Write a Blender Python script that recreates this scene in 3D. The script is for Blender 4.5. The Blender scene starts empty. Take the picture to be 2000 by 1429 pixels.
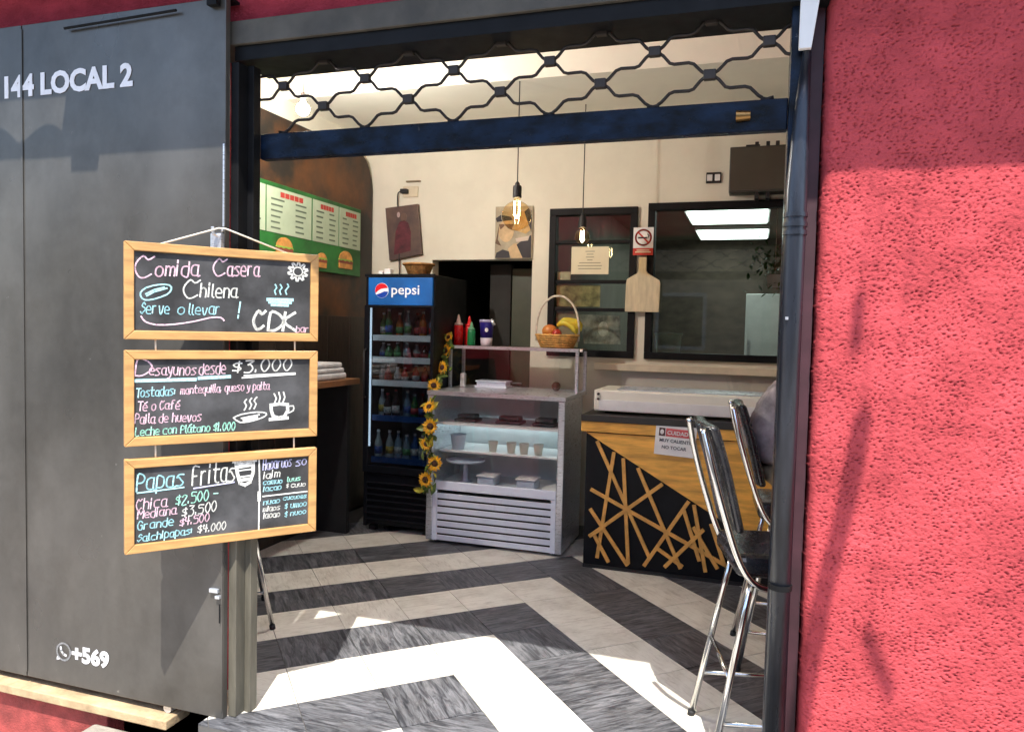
import bpy, math, random
import numpy as np
from mathutils import Vector, Matrix
random.seed(7)
sc = bpy.context.scene
COL = sc.collection
R_ = math.radians

# ------------------------------------------------------------------ camera
def look(yaw, pitch, roll):
    y, p, a = R_(yaw), R_(pitch), R_(roll)
    f = Vector((-math.sin(y) * math.cos(p), math.cos(y) * math.cos(p), math.sin(p)))
    r = Vector((math.cos(y), math.sin(y), 0)); u = r.cross(f)
    rr = r * math.cos(a) + u * math.sin(a); uu = u * math.cos(a) - r * math.sin(a)
    return Matrix((rr, uu, -f)).transposed()
cam = bpy.data.cameras.new('camera'); co = bpy.data.objects.new('camera', cam); COL.objects.link(co)
cam.sensor_width = 36; cam.lens = 1450 / 2000 * 36; cam.clip_start = .05; cam.clip_end = 2000
co.matrix_world = Matrix.Translation((0, -2.29, 1.45)) @ look(18, -2.8, 1.35).to_4x4()
sc.camera = co

# ------------------------------------------------------------------ sky, sun, exposure
SUN = Vector((-.34, 1, -2.0))
w = bpy.data.worlds.new('World'); sc.world = w; w.use_nodes = True
nt = w.node_tree; bg = nt.nodes['Background']
sky = nt.nodes.new('ShaderNodeTexSky'); sky.sky_type = 'NISHITA'; sky.sun_disc = False
sky.sun_elevation = math.atan2(2.0, math.hypot(.34, 1)); sky.sun_rotation = math.atan2(.34, -1)
nt.links.new(sky.outputs[0], bg.inputs[0]); bg.inputs[1].default_value = .15
sl = bpy.data.lights.new('sun', 'SUN'); sl.energy = 3.4; sl.angle = R_(.5); sl.color = (1, .95, .86)
so = bpy.data.objects.new('sun', sl); COL.objects.link(so); so.rotation_euler = SUN.to_track_quat('-Z', 'Y').to_euler()
so.location = (0, -6, 8)
vs = sc.view_settings; vs.view_transform = 'Standard'; vs.look = 'None'; vs.gamma = 1; vs.use_curve_mapping = False
vs.exposure = 1.42

# ------------------------------------------------------------------ helpers
LOC = {}
class MB:
    def __init__(s): s.v = []; s.f = []
    def add(s, vs, fs):
        n = len(s.v); s.v += [tuple(p) for p in vs]; s.f += [tuple(i + n for i in f) for f in fs]; return s
    def box(s, x0, x1, y0, y1, z0, z1):
        return s.add([(x0,y0,z0),(x1,y0,z0),(x1,y1,z0),(x0,y1,z0),(x0,y0,z1),(x1,y0,z1),(x1,y1,z1),(x0,y1,z1)],
                     [(3,2,1,0),(4,5,6,7),(0,1,5,4),(1,2,6,5),(2,3,7,6),(3,0,4,7)])
    def obox(s, c, size, rot=None):
        c = Vector(c); m = rot or Matrix.Identity(3); P = []
        for z in (-.5,.5):
            for x, y in ((-.5,-.5),(.5,-.5),(.5,.5),(-.5,.5)):
                P.append(c + m @ Vector((x*size[0], y*size[1], z*size[2])))
        return s.add(P, [(3,2,1,0),(4,5,6,7),(0,1,5,4),(1,2,6,5),(2,3,7,6),(3,0,4,7)])
    def tube(s, pts, r, n=8, close=False):
        pts = [Vector(p) for p in pts]; rs = r if isinstance(r, (list, tuple)) else [r] * len(pts)
        V = []; F = []; k = len(pts); up = None
        for i, p in enumerate(pts):
            a = pts[(i-1) % k] if (close or i > 0) else p; b = pts[(i+1) % k] if (close or i < k-1) else p
            t = (b - a).normalized()
            if up is None:
                up = Vector((0,0,1)) if abs(t.z) < .9 else Vector((1,0,0))
            x = t.cross(up).normalized(); up = x.cross(t).normalized()
            for j in range(n):
                q = 2 * math.pi * j / n; V.append(p + (x * math.cos(q) + up * math.sin(q)) * rs[i])
        for i in range(k if close else k - 1):
            for j in range(n):
                a = i * n + j; b = i * n + (j+1) % n; c = ((i+1) % k) * n; F.append((a, b, c + (j+1) % n, c + j))
        if not close:
            F.append(tuple(reversed(range(n)))); F.append(tuple(range((k-1)*n, k*n)))
        return s.add(V, F)
    def lathe(s, prof, c=(0,0,0), n=16, m=None):
        c = Vector(c); V = []; F = []
        for r, z in prof:
            for j in range(n):
                q = 2 * math.pi * j / n; p = Vector((r * math.cos(q), r * math.sin(q), z)); V.append(c + (m @ p if m else p))
        for i in range(len(prof) - 1):
            for j in range(n):
                a = i*n + j; b = i*n + (j+1) % n; F.append((a, b, b + n, a + n))
        F.append(tuple(reversed(range(n)))); k = (len(prof)-1)*n; F.append(tuple(range(k, k+n)))
        return s.add(V, F)
    def ball(s, c, r, n=12, sx=1, sy=1, sz=1):
        pr = [(max(1e-4, math.sin(math.pi*i/n)) * r, -math.cos(math.pi*i/n) * r) for i in range(n+1)]
        return s.lathe(pr, c, n + 4, Matrix.Diagonal((sx, sy, sz)))
    def prism(s, poly, fn, d0, d1):
        # poly: 2-D outline, fn(u, v, d) -> point
        n = len(poly); V = [fn(u, v, d0) for u, v in poly] + [fn(u, v, d1) for u, v in poly]
        F = [tuple(range(n)), tuple(reversed(range(n, 2*n)))] + [(i, i+n, (i+1) % n + n, (i+1) % n) for i in range(n)]
        return s.add(V, F)
    def ribbon(s, pts, wd, fn, d):
        for (a, b), (c, e) in zip(pts, pts[1:]):
            dx, dy = c - a, e - b; l = math.hypot(dx, dy) or 1e-6; nx, ny = -dy / l * wd / 2, dx / l * wd / 2
            ex, ey = dx / l * wd * .4, dy / l * wd * .4
            s.add([fn(a-ex+nx, b-ey+ny, d), fn(a-ex-nx, b-ey-ny, d), fn(c+ex-nx, e+ey-ny, d), fn(c+ex+nx, e+ey+ny, d)], [(0,1,2,3)])
        return s
    def mesh(s, name, mat=None, smooth=False, off=(0,0,0)):
        m = bpy.data.meshes.new(name); o = Vector(off)
        m.from_pydata([tuple(Vector(p) - o) for p in s.v], [], s.f)
        if mat: m.materials.append(mat)
        if smooth:
            m.polygons.foreach_set('use_smooth', [True] * len(m.polygons))
        m.validate(); m.update(); return m
    def build(s, name, mat, parent=None, smooth=False, bev=0, seg=2, auto=False):
        off = LOC.get(parent.name, (0,0,0)) if parent else (0,0,0)
        m = s.mesh(name, mat, smooth, off); fixn(m)
        o = bpy.data.objects.new(name, m); COL.objects.link(o)
        if parent: o.parent = parent; LOC[o.name] = off
        if auto: autosmooth(m)
        if bev:
            b = o.modifiers.new('bevel', 'BEVEL'); b.width = bev; b.segments = seg; b.limit_method = 'ANGLE'; b.angle_limit = R_(40); b.harden_normals = False
        return o
import bmesh
def fixn(m):
    b = bmesh.new(); b.from_mesh(m); bmesh.ops.recalc_face_normals(b, faces=b.faces); b.to_mesh(m); b.free()
def autosmooth(m, ang=35):
    b = bmesh.new(); b.from_mesh(m)
    for f in b.faces: f.smooth = True
    for e in b.edges:
        if len(e.link_faces) == 2 and e.calc_face_angle(0) > R_(ang): e.smooth = False
    b.to_mesh(m); b.free()
def tag(o, label=None, cat=None, group=None, kind=None):
    if label: o['label'] = label
    if cat: o['category'] = cat
    if group: o['group'] = group
    if kind: o['kind'] = kind
    return o
def thing(name, label, cat, loc=(0,0,0), rz=0, group=None, local=False):
    o = bpy.data.objects.new(name, None); COL.objects.link(o); o.empty_display_size = .1
    o.location = loc; o.rotation_euler = (0, 0, rz); tag(o, label, cat, group)
    LOC[o.name] = (0,0,0) if local else tuple(loc); return o
def copy_tree(o, parent=None):
    c = o.copy(); COL.objects.link(c); c.parent = parent
    for ch in list(o.children): copy_tree(ch, c)
    return c
YP = lambda u, v, d: (u, d, v)            # wall plane facing -Y: u = X, v = Z, d = Y
XP = lambda u, v, d: (d, u, v)            # side wall plane: u = Y, v = Z, d = X
def ell(cx, cy, rx, ry, n=20, a0=0, a1=2*math.pi, rot=0):
    P = []
    for i in range(n):
        q = a0 + (a1 - a0) * i / (n if abs(a1 - a0) > 6.28 else n - 1); x, y = rx * math.cos(q), ry * math.sin(q)
        P.append((cx + x * math.cos(rot) - y * math.sin(rot), cy + x * math.sin(rot) + y * math.cos(rot)))
    return P
def smooth_path(P, k=5):
    P = [Vector(p) for p in P]; out = []
    for i in range(len(P) - 1):
        p0 = P[max(i-1, 0)]; p1 = P[i]; p2 = P[i+1]; p3 = P[min(i+2, len(P)-1)]
        for j in range(k):
            t = j / k; out.append(.5 * ((2*p1) + (p2-p0)*t + (2*p0-5*p1+4*p2-p3)*t*t + (3*p1-p0-3*p2+p3)*t**3))
    return out + [P[-1]]

# ------------------------------------------------------------------ materials
def M(name, col, rough=.5, metal=0, var=.12, scl=6, bump=0, bsc=80, stretch=(1,1,1), col2=None, spec=.5, rvar=.1, emis=None, estr=0, rnd=0, rot=0, coat=0, lo=.35, hi=.65, dirt=0, dsc=3, speck=0, ssc=40):
    m = bpy.data.materials.new(name); m.use_nodes = True; t = m.node_tree; N = t.nodes; b = N['Principled BSDF']; K = t.links.new
    tc = N.new('ShaderNodeTexCoord'); mp = N.new('ShaderNodeMapping'); mp.inputs['Scale'].default_value = stretch; mp.inputs['Rotation'].default_value = (0, 0, rot)
    src = tc.outputs['Object']
    if rnd:
        oi = N.new('ShaderNodeObjectInfo'); vm = N.new('ShaderNodeVectorMath'); vm.operation = 'ADD'
        mu = N.new('ShaderNodeMath'); mu.operation = 'MULTIPLY'; mu.inputs[1].default_value = 37
        K(oi.outputs['Random'], mu.inputs[0]); K(src, vm.inputs[0]); K(mu.outputs[0], vm.inputs[1]); src = vm.outputs[0]
    K(src, mp.inputs[0])
    n1 = N.new('ShaderNodeTexNoise'); n1.inputs['Scale'].default_value = scl; n1.inputs['Detail'].default_value = 7; n1.inputs['Roughness'].default_value = .6
    K(mp.outputs[0], n1.inputs['Vector'])
    cr = N.new('ShaderNodeValToRGB'); e = cr.color_ramp.elements; e[0].position = lo; e[1].position = hi
    c2 = col2 or tuple(min(1, c * (1 + var)) for c in col); c1 = col if col2 else tuple(c * (1 - var) for c in col)
    e[0].color = (*c1, 1); e[1].color = (*c2, 1); K(n1.outputs['Fac'], cr.inputs[0]); cout = cr.outputs[0]
    for amt, s_, a0, a1, cc in ((dirt, dsc, .45, .75, (.32,.27,.20,1)), (speck, ssc, .68, .76, (.75,.73,.68,1))):
        if not amt: continue
        nd = N.new('ShaderNodeTexNoise'); nd.inputs['Scale'].default_value = s_; nd.inputs['Detail'].default_value = 8; nd.inputs['Roughness'].default_value = .68; K(tc.outputs['Object'], nd.inputs['Vector'])
        r2 = N.new('ShaderNodeMapRange'); r2.inputs['From Min'].default_value = a0; r2.inputs['From Max'].default_value = a1; r2.inputs['To Max'].default_value = amt; K(nd.outputs['Fac'], r2.inputs['Value'])
        mx = N.new('ShaderNodeMix'); mx.data_type = 'RGBA'; K(r2.outputs[0], mx.inputs[0]); K(cout, mx.inputs[6]); mx.inputs[7].default_value = cc
        if cc[0] < .5: mx.blend_type = 'MULTIPLY'
        cout = mx.outputs[2]
    K(cout, b.inputs['Base Color'])
    mr = N.new('ShaderNodeMapRange'); mr.inputs['To Min'].default_value = max(0, rough - rvar); mr.inputs['To Max'].default_value = min(1, rough + rvar)
    n2 = N.new('ShaderNodeTexNoise'); n2.inputs['Scale'].default_value = scl * 2.3; n2.inputs['Detail'].default_value = 4; K(mp.outputs[0], n2.inputs['Vector'])
    K(n2.outputs['Fac'], mr.inputs['Value']); K(mr.outputs[0], b.inputs['Roughness'])
    b.inputs['Metallic'].default_value = metal; b.inputs['Specular IOR Level'].default_value = spec; b.inputs['Coat Weight'].default_value = coat
    if bump:
        n3 = N.new('ShaderNodeTexNoise'); n3.inputs['Scale'].default_value = bsc; n3.inputs['Detail'].default_value = 5; K(mp.outputs[0], n3.inputs['Vector'])
        bp = N.new('ShaderNodeBump'); bp.inputs['Strength'].default_value = bump; bp.inputs['Distance'].default_value = .01
        K(n3.outputs['Fac'], bp.inputs['Height']); K(bp.outputs[0], b.inputs['Normal'])
    if emis:
        b.inputs['Emission Color'].default_value = (*emis, 1); b.inputs['Emission Strength'].default_value = estr
    return m
def glass(name, tint=(1,1,1), rough=.01, f0=.03):
    m = bpy.data.materials.new(name); m.use_nodes = True; t = m.node_tree; N = t.nodes; K = t.links.new; N.remove(N['Principled BSDF'])
    tr = N.new('ShaderNodeBsdfTransparent'); tr.inputs[0].default_value = (*tint, 1); gl = N.new('ShaderNodeBsdfGlossy'); gl.inputs['Roughness'].default_value = rough
    lw = N.new('ShaderNodeLayerWeight'); lw.inputs[0].default_value = .5; mx = N.new('ShaderNodeMixShader')
    pw = N.new('ShaderNodeMath'); pw.operation = 'POWER'; pw.inputs[1].default_value = 5; K(lw.outputs['Facing'], pw.inputs[0])
    ad = N.new('ShaderNodeMath'); ad.operation = 'MULTIPLY_ADD'; ad.inputs[1].default_value = .9; ad.inputs[2].default_value = f0; K(pw.outputs[0], ad.inputs[0])
    K(ad.outputs[0], mx.inputs[0]); K(tr.outputs[0], mx.inputs[1]); K(gl.outputs[0], mx.inputs[2]); K(mx.outputs[0], N['Material Output'].inputs[0])
    return m
m_red = M('red_stucco_paint', (.40,.046,.066), .85, var=.22, scl=9, bump=.9, bsc=70, spec=.15, stretch=(1,1,1.6))
m_redw = M('red_stucco_dabbed', (.47,.070,.080), .9, var=.2, scl=3.5, dirt=.28, dsc=5, bump=.32, bsc=190, spec=.1, stretch=(1,1,1.8))
m_plinth = M('red_plinth_paint', (.30,.05,.045), .85, var=.3, scl=14, bump=.5, bsc=120)
m_conc = M('concrete_step', (.28,.25,.21), .9, dirt=.5, dsc=5, var=.2, scl=12, bump=.5, bsc=90)
m_side = M('sidewalk_concrete', (.44,.41,.37), .9, var=.15, scl=3, dirt=.4, dsc=2, bump=.4, bsc=60)
m_cream = M('cream_wall_paint', (.755,.725,.595), .7, dirt=.12, dsc=1.6, var=.05, scl=2.2, bump=.08, bsc=120)
m_creamc = M('cream_ceiling_paint', (.86,.84,.72), .75, var=.04, scl=2, bump=.05, bsc=120)
m_gunm = M('grey_painted_sheet', (.108,.102,.093), .31, spec=.5, metal=.42, var=.34, scl=1.6, bump=.16, bsc=3.5, rvar=.14, dirt=.5, dsc=2.2, speck=.35, ssc=14, stretch=(1,1,.7))
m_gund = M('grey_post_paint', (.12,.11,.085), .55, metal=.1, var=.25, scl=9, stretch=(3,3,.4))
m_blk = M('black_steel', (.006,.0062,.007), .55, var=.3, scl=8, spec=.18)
m_lint = M('lintel_dark_paint', (.075,.068,.055), .6, var=.3, scl=6, bump=.1, bsc=40)
m_blueb = M('blue_black_gloss_paint', (.003,.008,.020), .32, metal=0, var=.95, scl=9, rvar=.22, spec=.16, speck=.25, ssc=22, stretch=(1,1,2))
m_bluep = M('slate_blue_pipe_paint', (.022,.026,.036), .3, metal=.25, var=.5, scl=10, stretch=(2,2,.3))
m_iron = M('wrought_brown_steel', (.035,.028,.024), .5, metal=.5, var=.3, scl=20)
m_chrome = M('chrome_tube', (.78,.78,.77), .16, metal=1, var=.06, scl=20, rvar=.06)
m_steel = M('brushed_steel', (.66,.69,.74), .30, metal=.7, var=.1, scl=14, stretch=(1,1,12))
m_vinyl = M('black_vinyl', (.016,.016,.019), .26, var=.3, scl=30, bump=.03, bsc=40, coat=.4)
m_white = M('white_plastic', (.78,.78,.77), .4, var=.05, scl=9)
m_enam = M('white_enamel', (.78,.84,.97), .3, var=.05, scl=6)
m_pine = M('golden_pine', (.52,.285,.10), .5, var=.2, scl=7, stretch=(1,6,6), bump=.1, bsc=40)
m_slate = M('chalkboard_slate', (.022,.022,.023), .8, var=.6, scl=5, col2=(.095,.095,.10), lo=.4, hi=.72)
m_oak = M('counter_wood', (.80,.40,.065), .42, dirt=.25, dsc=6, var=.28, scl=4, stretch=(1,1,8), bump=.05, bsc=40)
m_batten = M('batten_wood', (.70,.36,.085), .5, var=.2, scl=12)
m_cblk = M('counter_black_panel', (.005,.0055,.008), .5, var=.3, scl=6, spec=.2)
m_dkwood = M('dark_brown_wood', (.018,.010,.006), .5, var=.5, scl=5, stretch=(1,6,1))
m_black = M('matte_black', (.010,.010,.011), .6, var=.2, scl=10)
m_cord = M('cotton_cord', (.75,.70,.60), .9, var=.1, scl=60)
m_glass = glass('clear_glass', f0=.075); m_winglass = glass('window_glass', (.84,.87,.84), .015, .035); m_frglass = glass('fridge_door_glass', (.72,.78,.82), .02, .15)
m_bulbg = glass('bulb_glass', (1,.88,.66), .01, .05)
def chalk(n, c): return M('chalk_' + n, c, .95, var=.3, scl=220, lo=.3, hi=.6, spec=.1)
CH = {'p': chalk('pink', (.80,.55,.64)), 'w': chalk('white', (.74,.74,.70)), 'c': chalk('blue', (.42,.72,.78)), 'g': chalk('mint', (.42,.78,.64)), 'b': chalk('lavender', (.55,.55,.78))}
CH['W'] = CH['w']; CH['C'] = CH['c']
def text(name, body, size, mat, parent, mtx, bold=0, ext=.0006, align='LEFT', xs=1):
    cu = bpy.data.curves.new(name, 'FONT'); cu.body = body; cu.size = size; cu.offset = bold; cu.extrude = ext; cu.align_x = align; cu.resolution_u = 3
    o = bpy.data.objects.new(name, cu); COL.objects.link(o)
    bpy.context.view_layer.update()
    me = bpy.data.meshes.new_from_object(o.evaluated_get(bpy.context.evaluated_depsgraph_get())); bpy.data.objects.remove(o)
    off = Vector(LOC.get(parent.name, (0,0,0)))
    me.transform(Matrix.Translation(-off) @ mtx @ Matrix.Diagonal((xs,1,1,1))); me.materials.clear(); me.materials.append(mat)
    r = bpy.data.objects.new(name, me); COL.objects.link(r); r.parent = parent; LOC[r.name] = tuple(off); return r
def TY(x, y, z, rot=0): return Matrix.Translation((x, y, z)) @ Matrix.Rotation(rot, 4, 'Y') @ Matrix.Rotation(math.pi/2, 4, 'X')
# ================================================================== SETTING
tag(MB().add([(-400,-400,-.42),(400,-400,-.42),(400,.3,-.42),(-400,.3,-.42)], [(0,1,2,3)]).build('road', M('asphalt', (.055,.054,.052), .9, var=.25, scl=4, bump=.3, bsc=90)), kind='structure')
tag(MB().box(-60, 60, -3.9, .3, -.45, -.28).build('sidewalk', m_side, bev=.01), kind='structure')

# ---- tiled floor: 32 cm tiles laid diagonally in light and dark chevrons
def mtile(name, base, vein, lo, hi, rough, d2):
    m = M(name, base, rough, var=.1, scl=5.5, col2=vein, lo=lo, hi=hi, stretch=(1.2, 9, 1), rnd=1, rvar=.08, rot=.5, dirt=.45, dsc=5)
    n = [x for x in m.node_tree.nodes if x.type == 'TEX_NOISE'][0]; m.node_tree.nodes['Principled BSDF'].inputs['Specular IOR Level'].default_value = .3; n.inputs['Distortion'].default_value = d2; n.inputs['Roughness'].default_value = .72
    return m
m_tl = mtile('pale_marble_tile', (.71,.68,.61), (.42,.38,.32), .50, .80, .30, 1.0)
m_td = mtile('dark_marble_tile', (.034,.035,.041), (.34,.345,.37), .40, .92, .38, 1.0)
m_grout = M('dark_grout', (.10,.095,.09), .9)
floor = MB().box(-3.6, 1.7, .0, 3.1, -.28, -.005).box(-1.86, .17, -.14, -.0005, -.28, -.005).build('floor', m_grout); tag(floor, kind='structure')
TS = .3185; th = R_(-2.4)
e1 = Vector((math.cos(R_(-45)+th), math.sin(R_(-45)+th))); e2 = Vector((math.cos(R_(-135)+th), math.sin(R_(-135)+th)))
P0 = Vector((-1.108, 1.443)) - 6 * TS * (e1 + e2)
def clip(poly, ax, val, keep_gt):
    out = []
    for i in range(len(poly)):
        a, b = poly[i], poly[(i+1) % len(poly)]; ia = (a[ax] > val) == keep_gt; ib = (b[ax] > val) == keep_gt
        if ia: out.append(a)
        if ia != ib:
            t = (val - a[ax]) / (b[ax] - a[ax]); out.append(a + (b - a) * t)
    return out
full = {}
for a in range(0, 26):
    for b in range(0, 26):
        k = min(a, b); dark = k % 2 == 0; mt = m_td if dark else m_tl
        c = P0 + TS * (e1 * (a + .5) + e2 * (b + .5)); h = TS / 2 - .0016
        sq = [c + e1*h*i + e2*h*j for i, j in ((-1,-1),(1,-1),(1,1),(-1,1))]
        if max(p.x for p in sq) < -3.5 or min(p.x for p in sq) > 1.2 or max(p.y for p in sq) < -.13 or min(p.y for p in sq) > 3.09: continue
        jz = random.uniform(-.0006, .0006); x0, x1 = min(p.x for p in sq), max(p.x for p in sq); y0, y1 = min(p.y for p in sq), max(p.y for p in sq)
        if y0 > 0 and y1 < 3.095:
            if dark not in full:
                mb = MB().prism([(-h,-h),(h,-h),(h,h),(-h,h)], lambda u, v, d: (u, v, d), -.0045, 0); full[dark] = mb.mesh('tile', mt); fixn(full[dark])
            o = bpy.data.objects.new('tile', full[dark]); o.location = (c.x, c.y, jz); o.rotation_euler[2] = R_(-45) + th + random.choice((0,1,2,3)) * math.pi/2
            COL.objects.link(o); o.parent = floor; continue
        sq = clip(sq, 1, 3.095, False)
        if x0 > -1.86 and x1 < .17: ps_ = [clip(sq, 1, -.14, True)]
        else: ps_ = [clip(sq, 1, .001, True), clip(clip(clip(clip(sq, 1, -.001, False), 1, -.14, True), 0, -1.86, True), 0, .17, False)]
        for cl in ps_:
            if len(cl) < 3: continue
            mb = MB().prism([(p.x - c.x, p.y - c.y) for p in cl], lambda u, v, d: (u, v, d), -.0045, 0); me = mb.mesh('tile', mt); fixn(me)
            o = bpy.data.objects.new('tile', me); o.location = (c.x, c.y, jz); COL.objects.link(o); o.parent = floor

# ---- interior shell
tag(MB().box(-3.6, 1.7, 0.2, 2.03, 3.40, 3.5).box(-3.6, 1.7, 2.03, 3.1, 2.95, 3.5).build('ceiling', m_creamc), kind='structure')
wl = tag(MB().box(-3.15, -3.03, .2, 3.1, 0, 3.45).build('wall_left', m_cream), kind='structure')
tag(MB().box(1.7, 1.85, .2, 3.1, 0, 3.45).build('wall_right', m_cream), kind='structure')
# back wall with openings: doorway and two kitchen windows
wb = MB(); Y0, Y1 = 3.1, 3.22
def wbox(x0, x1, z0, z1): wb.box(x0, x1, Y0, Y1, z0, z1)
wbox(-3.1, -2.43, 0, 3.0); wbox(-2.43, -1.61, 1.982, 3.0); wbox(-1.61, -1.475, 0, 3.0); wbox(-1.475, -.825, 0, 1.262); wbox(-1.475, -.825, 2.35, 3.0)
wbox(-.825, -.75, 0, 3.0); wbox(-.75, .95, 0, 1.262); wbox(-.75, .95, 2.37, 3.0); wbox(.95, 1.75, 0, 3.0)
tag(wb.build('wall_back', m_cream), kind='structure')
# dark passage behind the doorway
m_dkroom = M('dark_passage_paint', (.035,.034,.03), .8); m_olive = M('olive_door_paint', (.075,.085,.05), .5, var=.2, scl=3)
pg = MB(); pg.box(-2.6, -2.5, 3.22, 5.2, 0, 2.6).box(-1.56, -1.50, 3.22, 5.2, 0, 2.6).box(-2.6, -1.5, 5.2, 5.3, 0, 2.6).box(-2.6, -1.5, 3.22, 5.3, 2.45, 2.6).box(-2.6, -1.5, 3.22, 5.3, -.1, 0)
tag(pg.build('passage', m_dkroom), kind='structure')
d = thing('door', 'olive green door leaf standing ajar in the dark back doorway', 'door', (-1.64, 3.3, 0))
MB().box(-1.87, -1.645, 3.42, 3.46, .02, 1.94).build('door_leaf', m_olive, d, bev=.004)
MB().box(-2.05, -1.875, 3.40, 3.47, 0, 1.97).build('door_post', m_dkroom, d)
MB().tube([(-1.84,3.42,1.02),(-1.84,3.38,1.02),(-1.76,3.38,1.02)], .008).build('handle', m_steel, d, True)
# kitchen behind the windows
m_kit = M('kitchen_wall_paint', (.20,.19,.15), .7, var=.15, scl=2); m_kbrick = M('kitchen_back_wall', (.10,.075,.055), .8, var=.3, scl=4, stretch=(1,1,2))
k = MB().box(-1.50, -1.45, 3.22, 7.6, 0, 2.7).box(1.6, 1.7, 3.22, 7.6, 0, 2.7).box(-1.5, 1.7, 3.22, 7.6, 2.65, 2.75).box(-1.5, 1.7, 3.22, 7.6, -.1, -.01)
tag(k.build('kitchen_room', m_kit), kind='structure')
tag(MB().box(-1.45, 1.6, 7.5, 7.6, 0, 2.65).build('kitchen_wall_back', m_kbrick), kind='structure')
m_led = M('led_diffuser', (.9,.95,.95), .5, emis=(.86,1,.96), estr=2.4)
for x0, x1, y0, y1, lab in ((-.66, .08, 5.0, 5.8, 'nearer'), (-.66, .10, 6.35, 7.1, 'farther')):
    t = thing('ceiling_light', 'white glowing light panel on the kitchen ceiling, the %s one' % lab, 'light', ((x0+x1)/2, (y0+y1)/2, 2.6), group='kitchen light panels')
    MB().box(x0-.02, x1+.02, y0-.02, y1+.02, 2.612, 2.648).build('housing', m_white, t); MB().box(x0, x1, y0, y1, 2.598, 2.611).build('diffuser', m_led, t)

# ================================================================== SHOP BUILDING (street front)
bld = thing('shop_building', 'red stucco street front of the eatery with a wide open shop entrance', 'building', (.6, 0, -.28))
# right pier: a real relief of thrown stucco
def stucco_grid():
    dx = .003; nx, nz = 285, 900; rng = np.random.default_rng(5)
    H = np.zeros((nz, nx))
    fy = np.fft.fftfreq(nz)[:, None]; fx = np.fft.fftfreq(nx)[None, :]
    def band(lx, lz, pw=1.0):
        s = np.fft.fft2(rng.standard_normal((nz, nx))); g = np.exp(-((fx*lx)**2 + (fy*lz)**2)) - np.exp(-((fx*lx*2)**2 + (fy*lz*2)**2) * 1.5)
        h = np.real(np.fft.ifft2(s * g)); return h / h.std()
    a = band(3.8, 1.8); a2 = band(2.2, 1.6); b2 = band(8.0, 5.0); c2 = band(40, 40)
    a = np.roll(a, 0); H = -1.5 * np.clip(a - .80 - .35 * np.tanh(c2 * .8), 0, 1.5) + .16 * np.tanh(a2) + .22 * np.tanh(b2) + .22 * c2
    X = .165 + np.arange(nx) * dx; Z = np.arange(nz) * dx - .02
    Hd = H * .0030
    XX, ZZ = np.meshgrid(X, Z); YY = -.006 - Hd
    ed = np.clip((XX - .165) / .028, 0, 1); YY += (1 - np.sqrt(np.clip(1 - (1-ed)**2, 0, 1))) * .03
    XX = XX + (1-ed) * (H * .003 - .002)
    V = np.stack([XX, YY, ZZ], -1).reshape(-1, 3)
    # a return row into the reveal
    RV = np.stack([np.full(nz, .163) + H[:, 0] * .003, np.full(nz, .16), Z], -1)
    idx = np.arange(nz * nx).reshape(nz, nx); q = np.stack([idx[:-1,:-1], idx[:-1,1:], idx[1:,1:], idx[1:,:-1]], -1).reshape(-1, 4)
    ri = nz * nx + np.arange(nz); q2 = np.stack([ri[:-1], idx[:-1,0], idx[1:,0], ri[1:]], -1)
    V = np.concatenate([V, RV]) - np.array(LOC[bld.name]); Q = np.concatenate([q, q2])
    m = bpy.data.meshes.new('stucco_wall'); m.vertices.add(len(V)); m.vertices.foreach_set('co', V.ravel())
    m.loops.add(Q.size); m.loops.foreach_set('vertex_index', Q.ravel().astype(np.int32)); m.polygons.add(len(Q))
    m.polygons.foreach_set('loop_start', np.arange(len(Q), dtype=np.int32) * 4); m.polygons.foreach_set('loop_total', np.full(len(Q), 4, np.int32))
    m.polygons.foreach_set('use_smooth', np.ones(len(Q), bool)); m.update(calc_edges=True); m.materials.append(m_redw)
    o = bpy.data.objects.new('stucco_wall', m); COL.objects.link(o); o.parent = bld
stucco_grid()
MB().box(.175, 6, .035, .2, -.28, 4.2).box(.95, 6, 0, .035, -.28, 2.64).box(.175, 6, 0, .035, 2.64, 4.2).box(.175, .95, 0, .035, -.28, -.02).build('side_wall', m_red, bld)
MB().box(-8, -1.93, 0, .2, -.28, 2.52).build('side_wall', m_red, bld)
MB().box(-8, .175, 0, .2, 2.52, 4.2).build('upper_wall', m_red, bld)
MB().box(-8, -2.34, -.085, 0, -.28, -.0655).build('plinth', m_plinth, bld, bev=.006)
MB().box(-8, -2.02, -.125, 0, -.065, -.030).build('door_track', M('track_beige_paint', (.46,.33,.19), .75, var=.3, scl=9, dirt=.6, dsc=7, bump=.3, bsc=60), bld, bev=.004)
# lintel over the entrance
MB().box(-1.93, .17, -.05, .2, 2.435, 2.517).build('lintel', m_lint, bld, bev=.003)
MB().box(-1.80, .165, -.035, .16, 2.384, 2.434).build('grille_slot', m_blk, bld)
# eave with scalloped tile edge, bracket
m_eave = M('eave_timber', (.16,.10,.07), .8)
EY, EZ = -.5, 2.90
MB().box(-2.42, 7, EY, 0, EZ, EZ+.06).box(-8, -2.42, EY+.115, 0, EZ, EZ+.06).build('eave', m_eave, bld)
gut = MB().box(-8, -2.42, EY, EY+.018, EZ, EZ+.02); pts = []
n = 240
for i in range(n):
    x0 = -4.6 + i * (2.18 / n); x1 = x0 + 2.18 / n
    f = lambda x: EY + .022 + .034 * abs(math.sin((x + 2.772) * math.pi / .27 + math.pi/2)) ** 1.2
    gut.add([(x0, EY+.016, EZ+.018),(x1, EY+.016, EZ+.018),(x1, f(x1), EZ+.018),(x0, f(x0), EZ+.018)], [(0,1,2,3)])
gut.box(-8, -4.6, EY+.016, EY+.12, EZ+.004, EZ+.02).build('roof_tile_edge', m_eave, bld)
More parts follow.
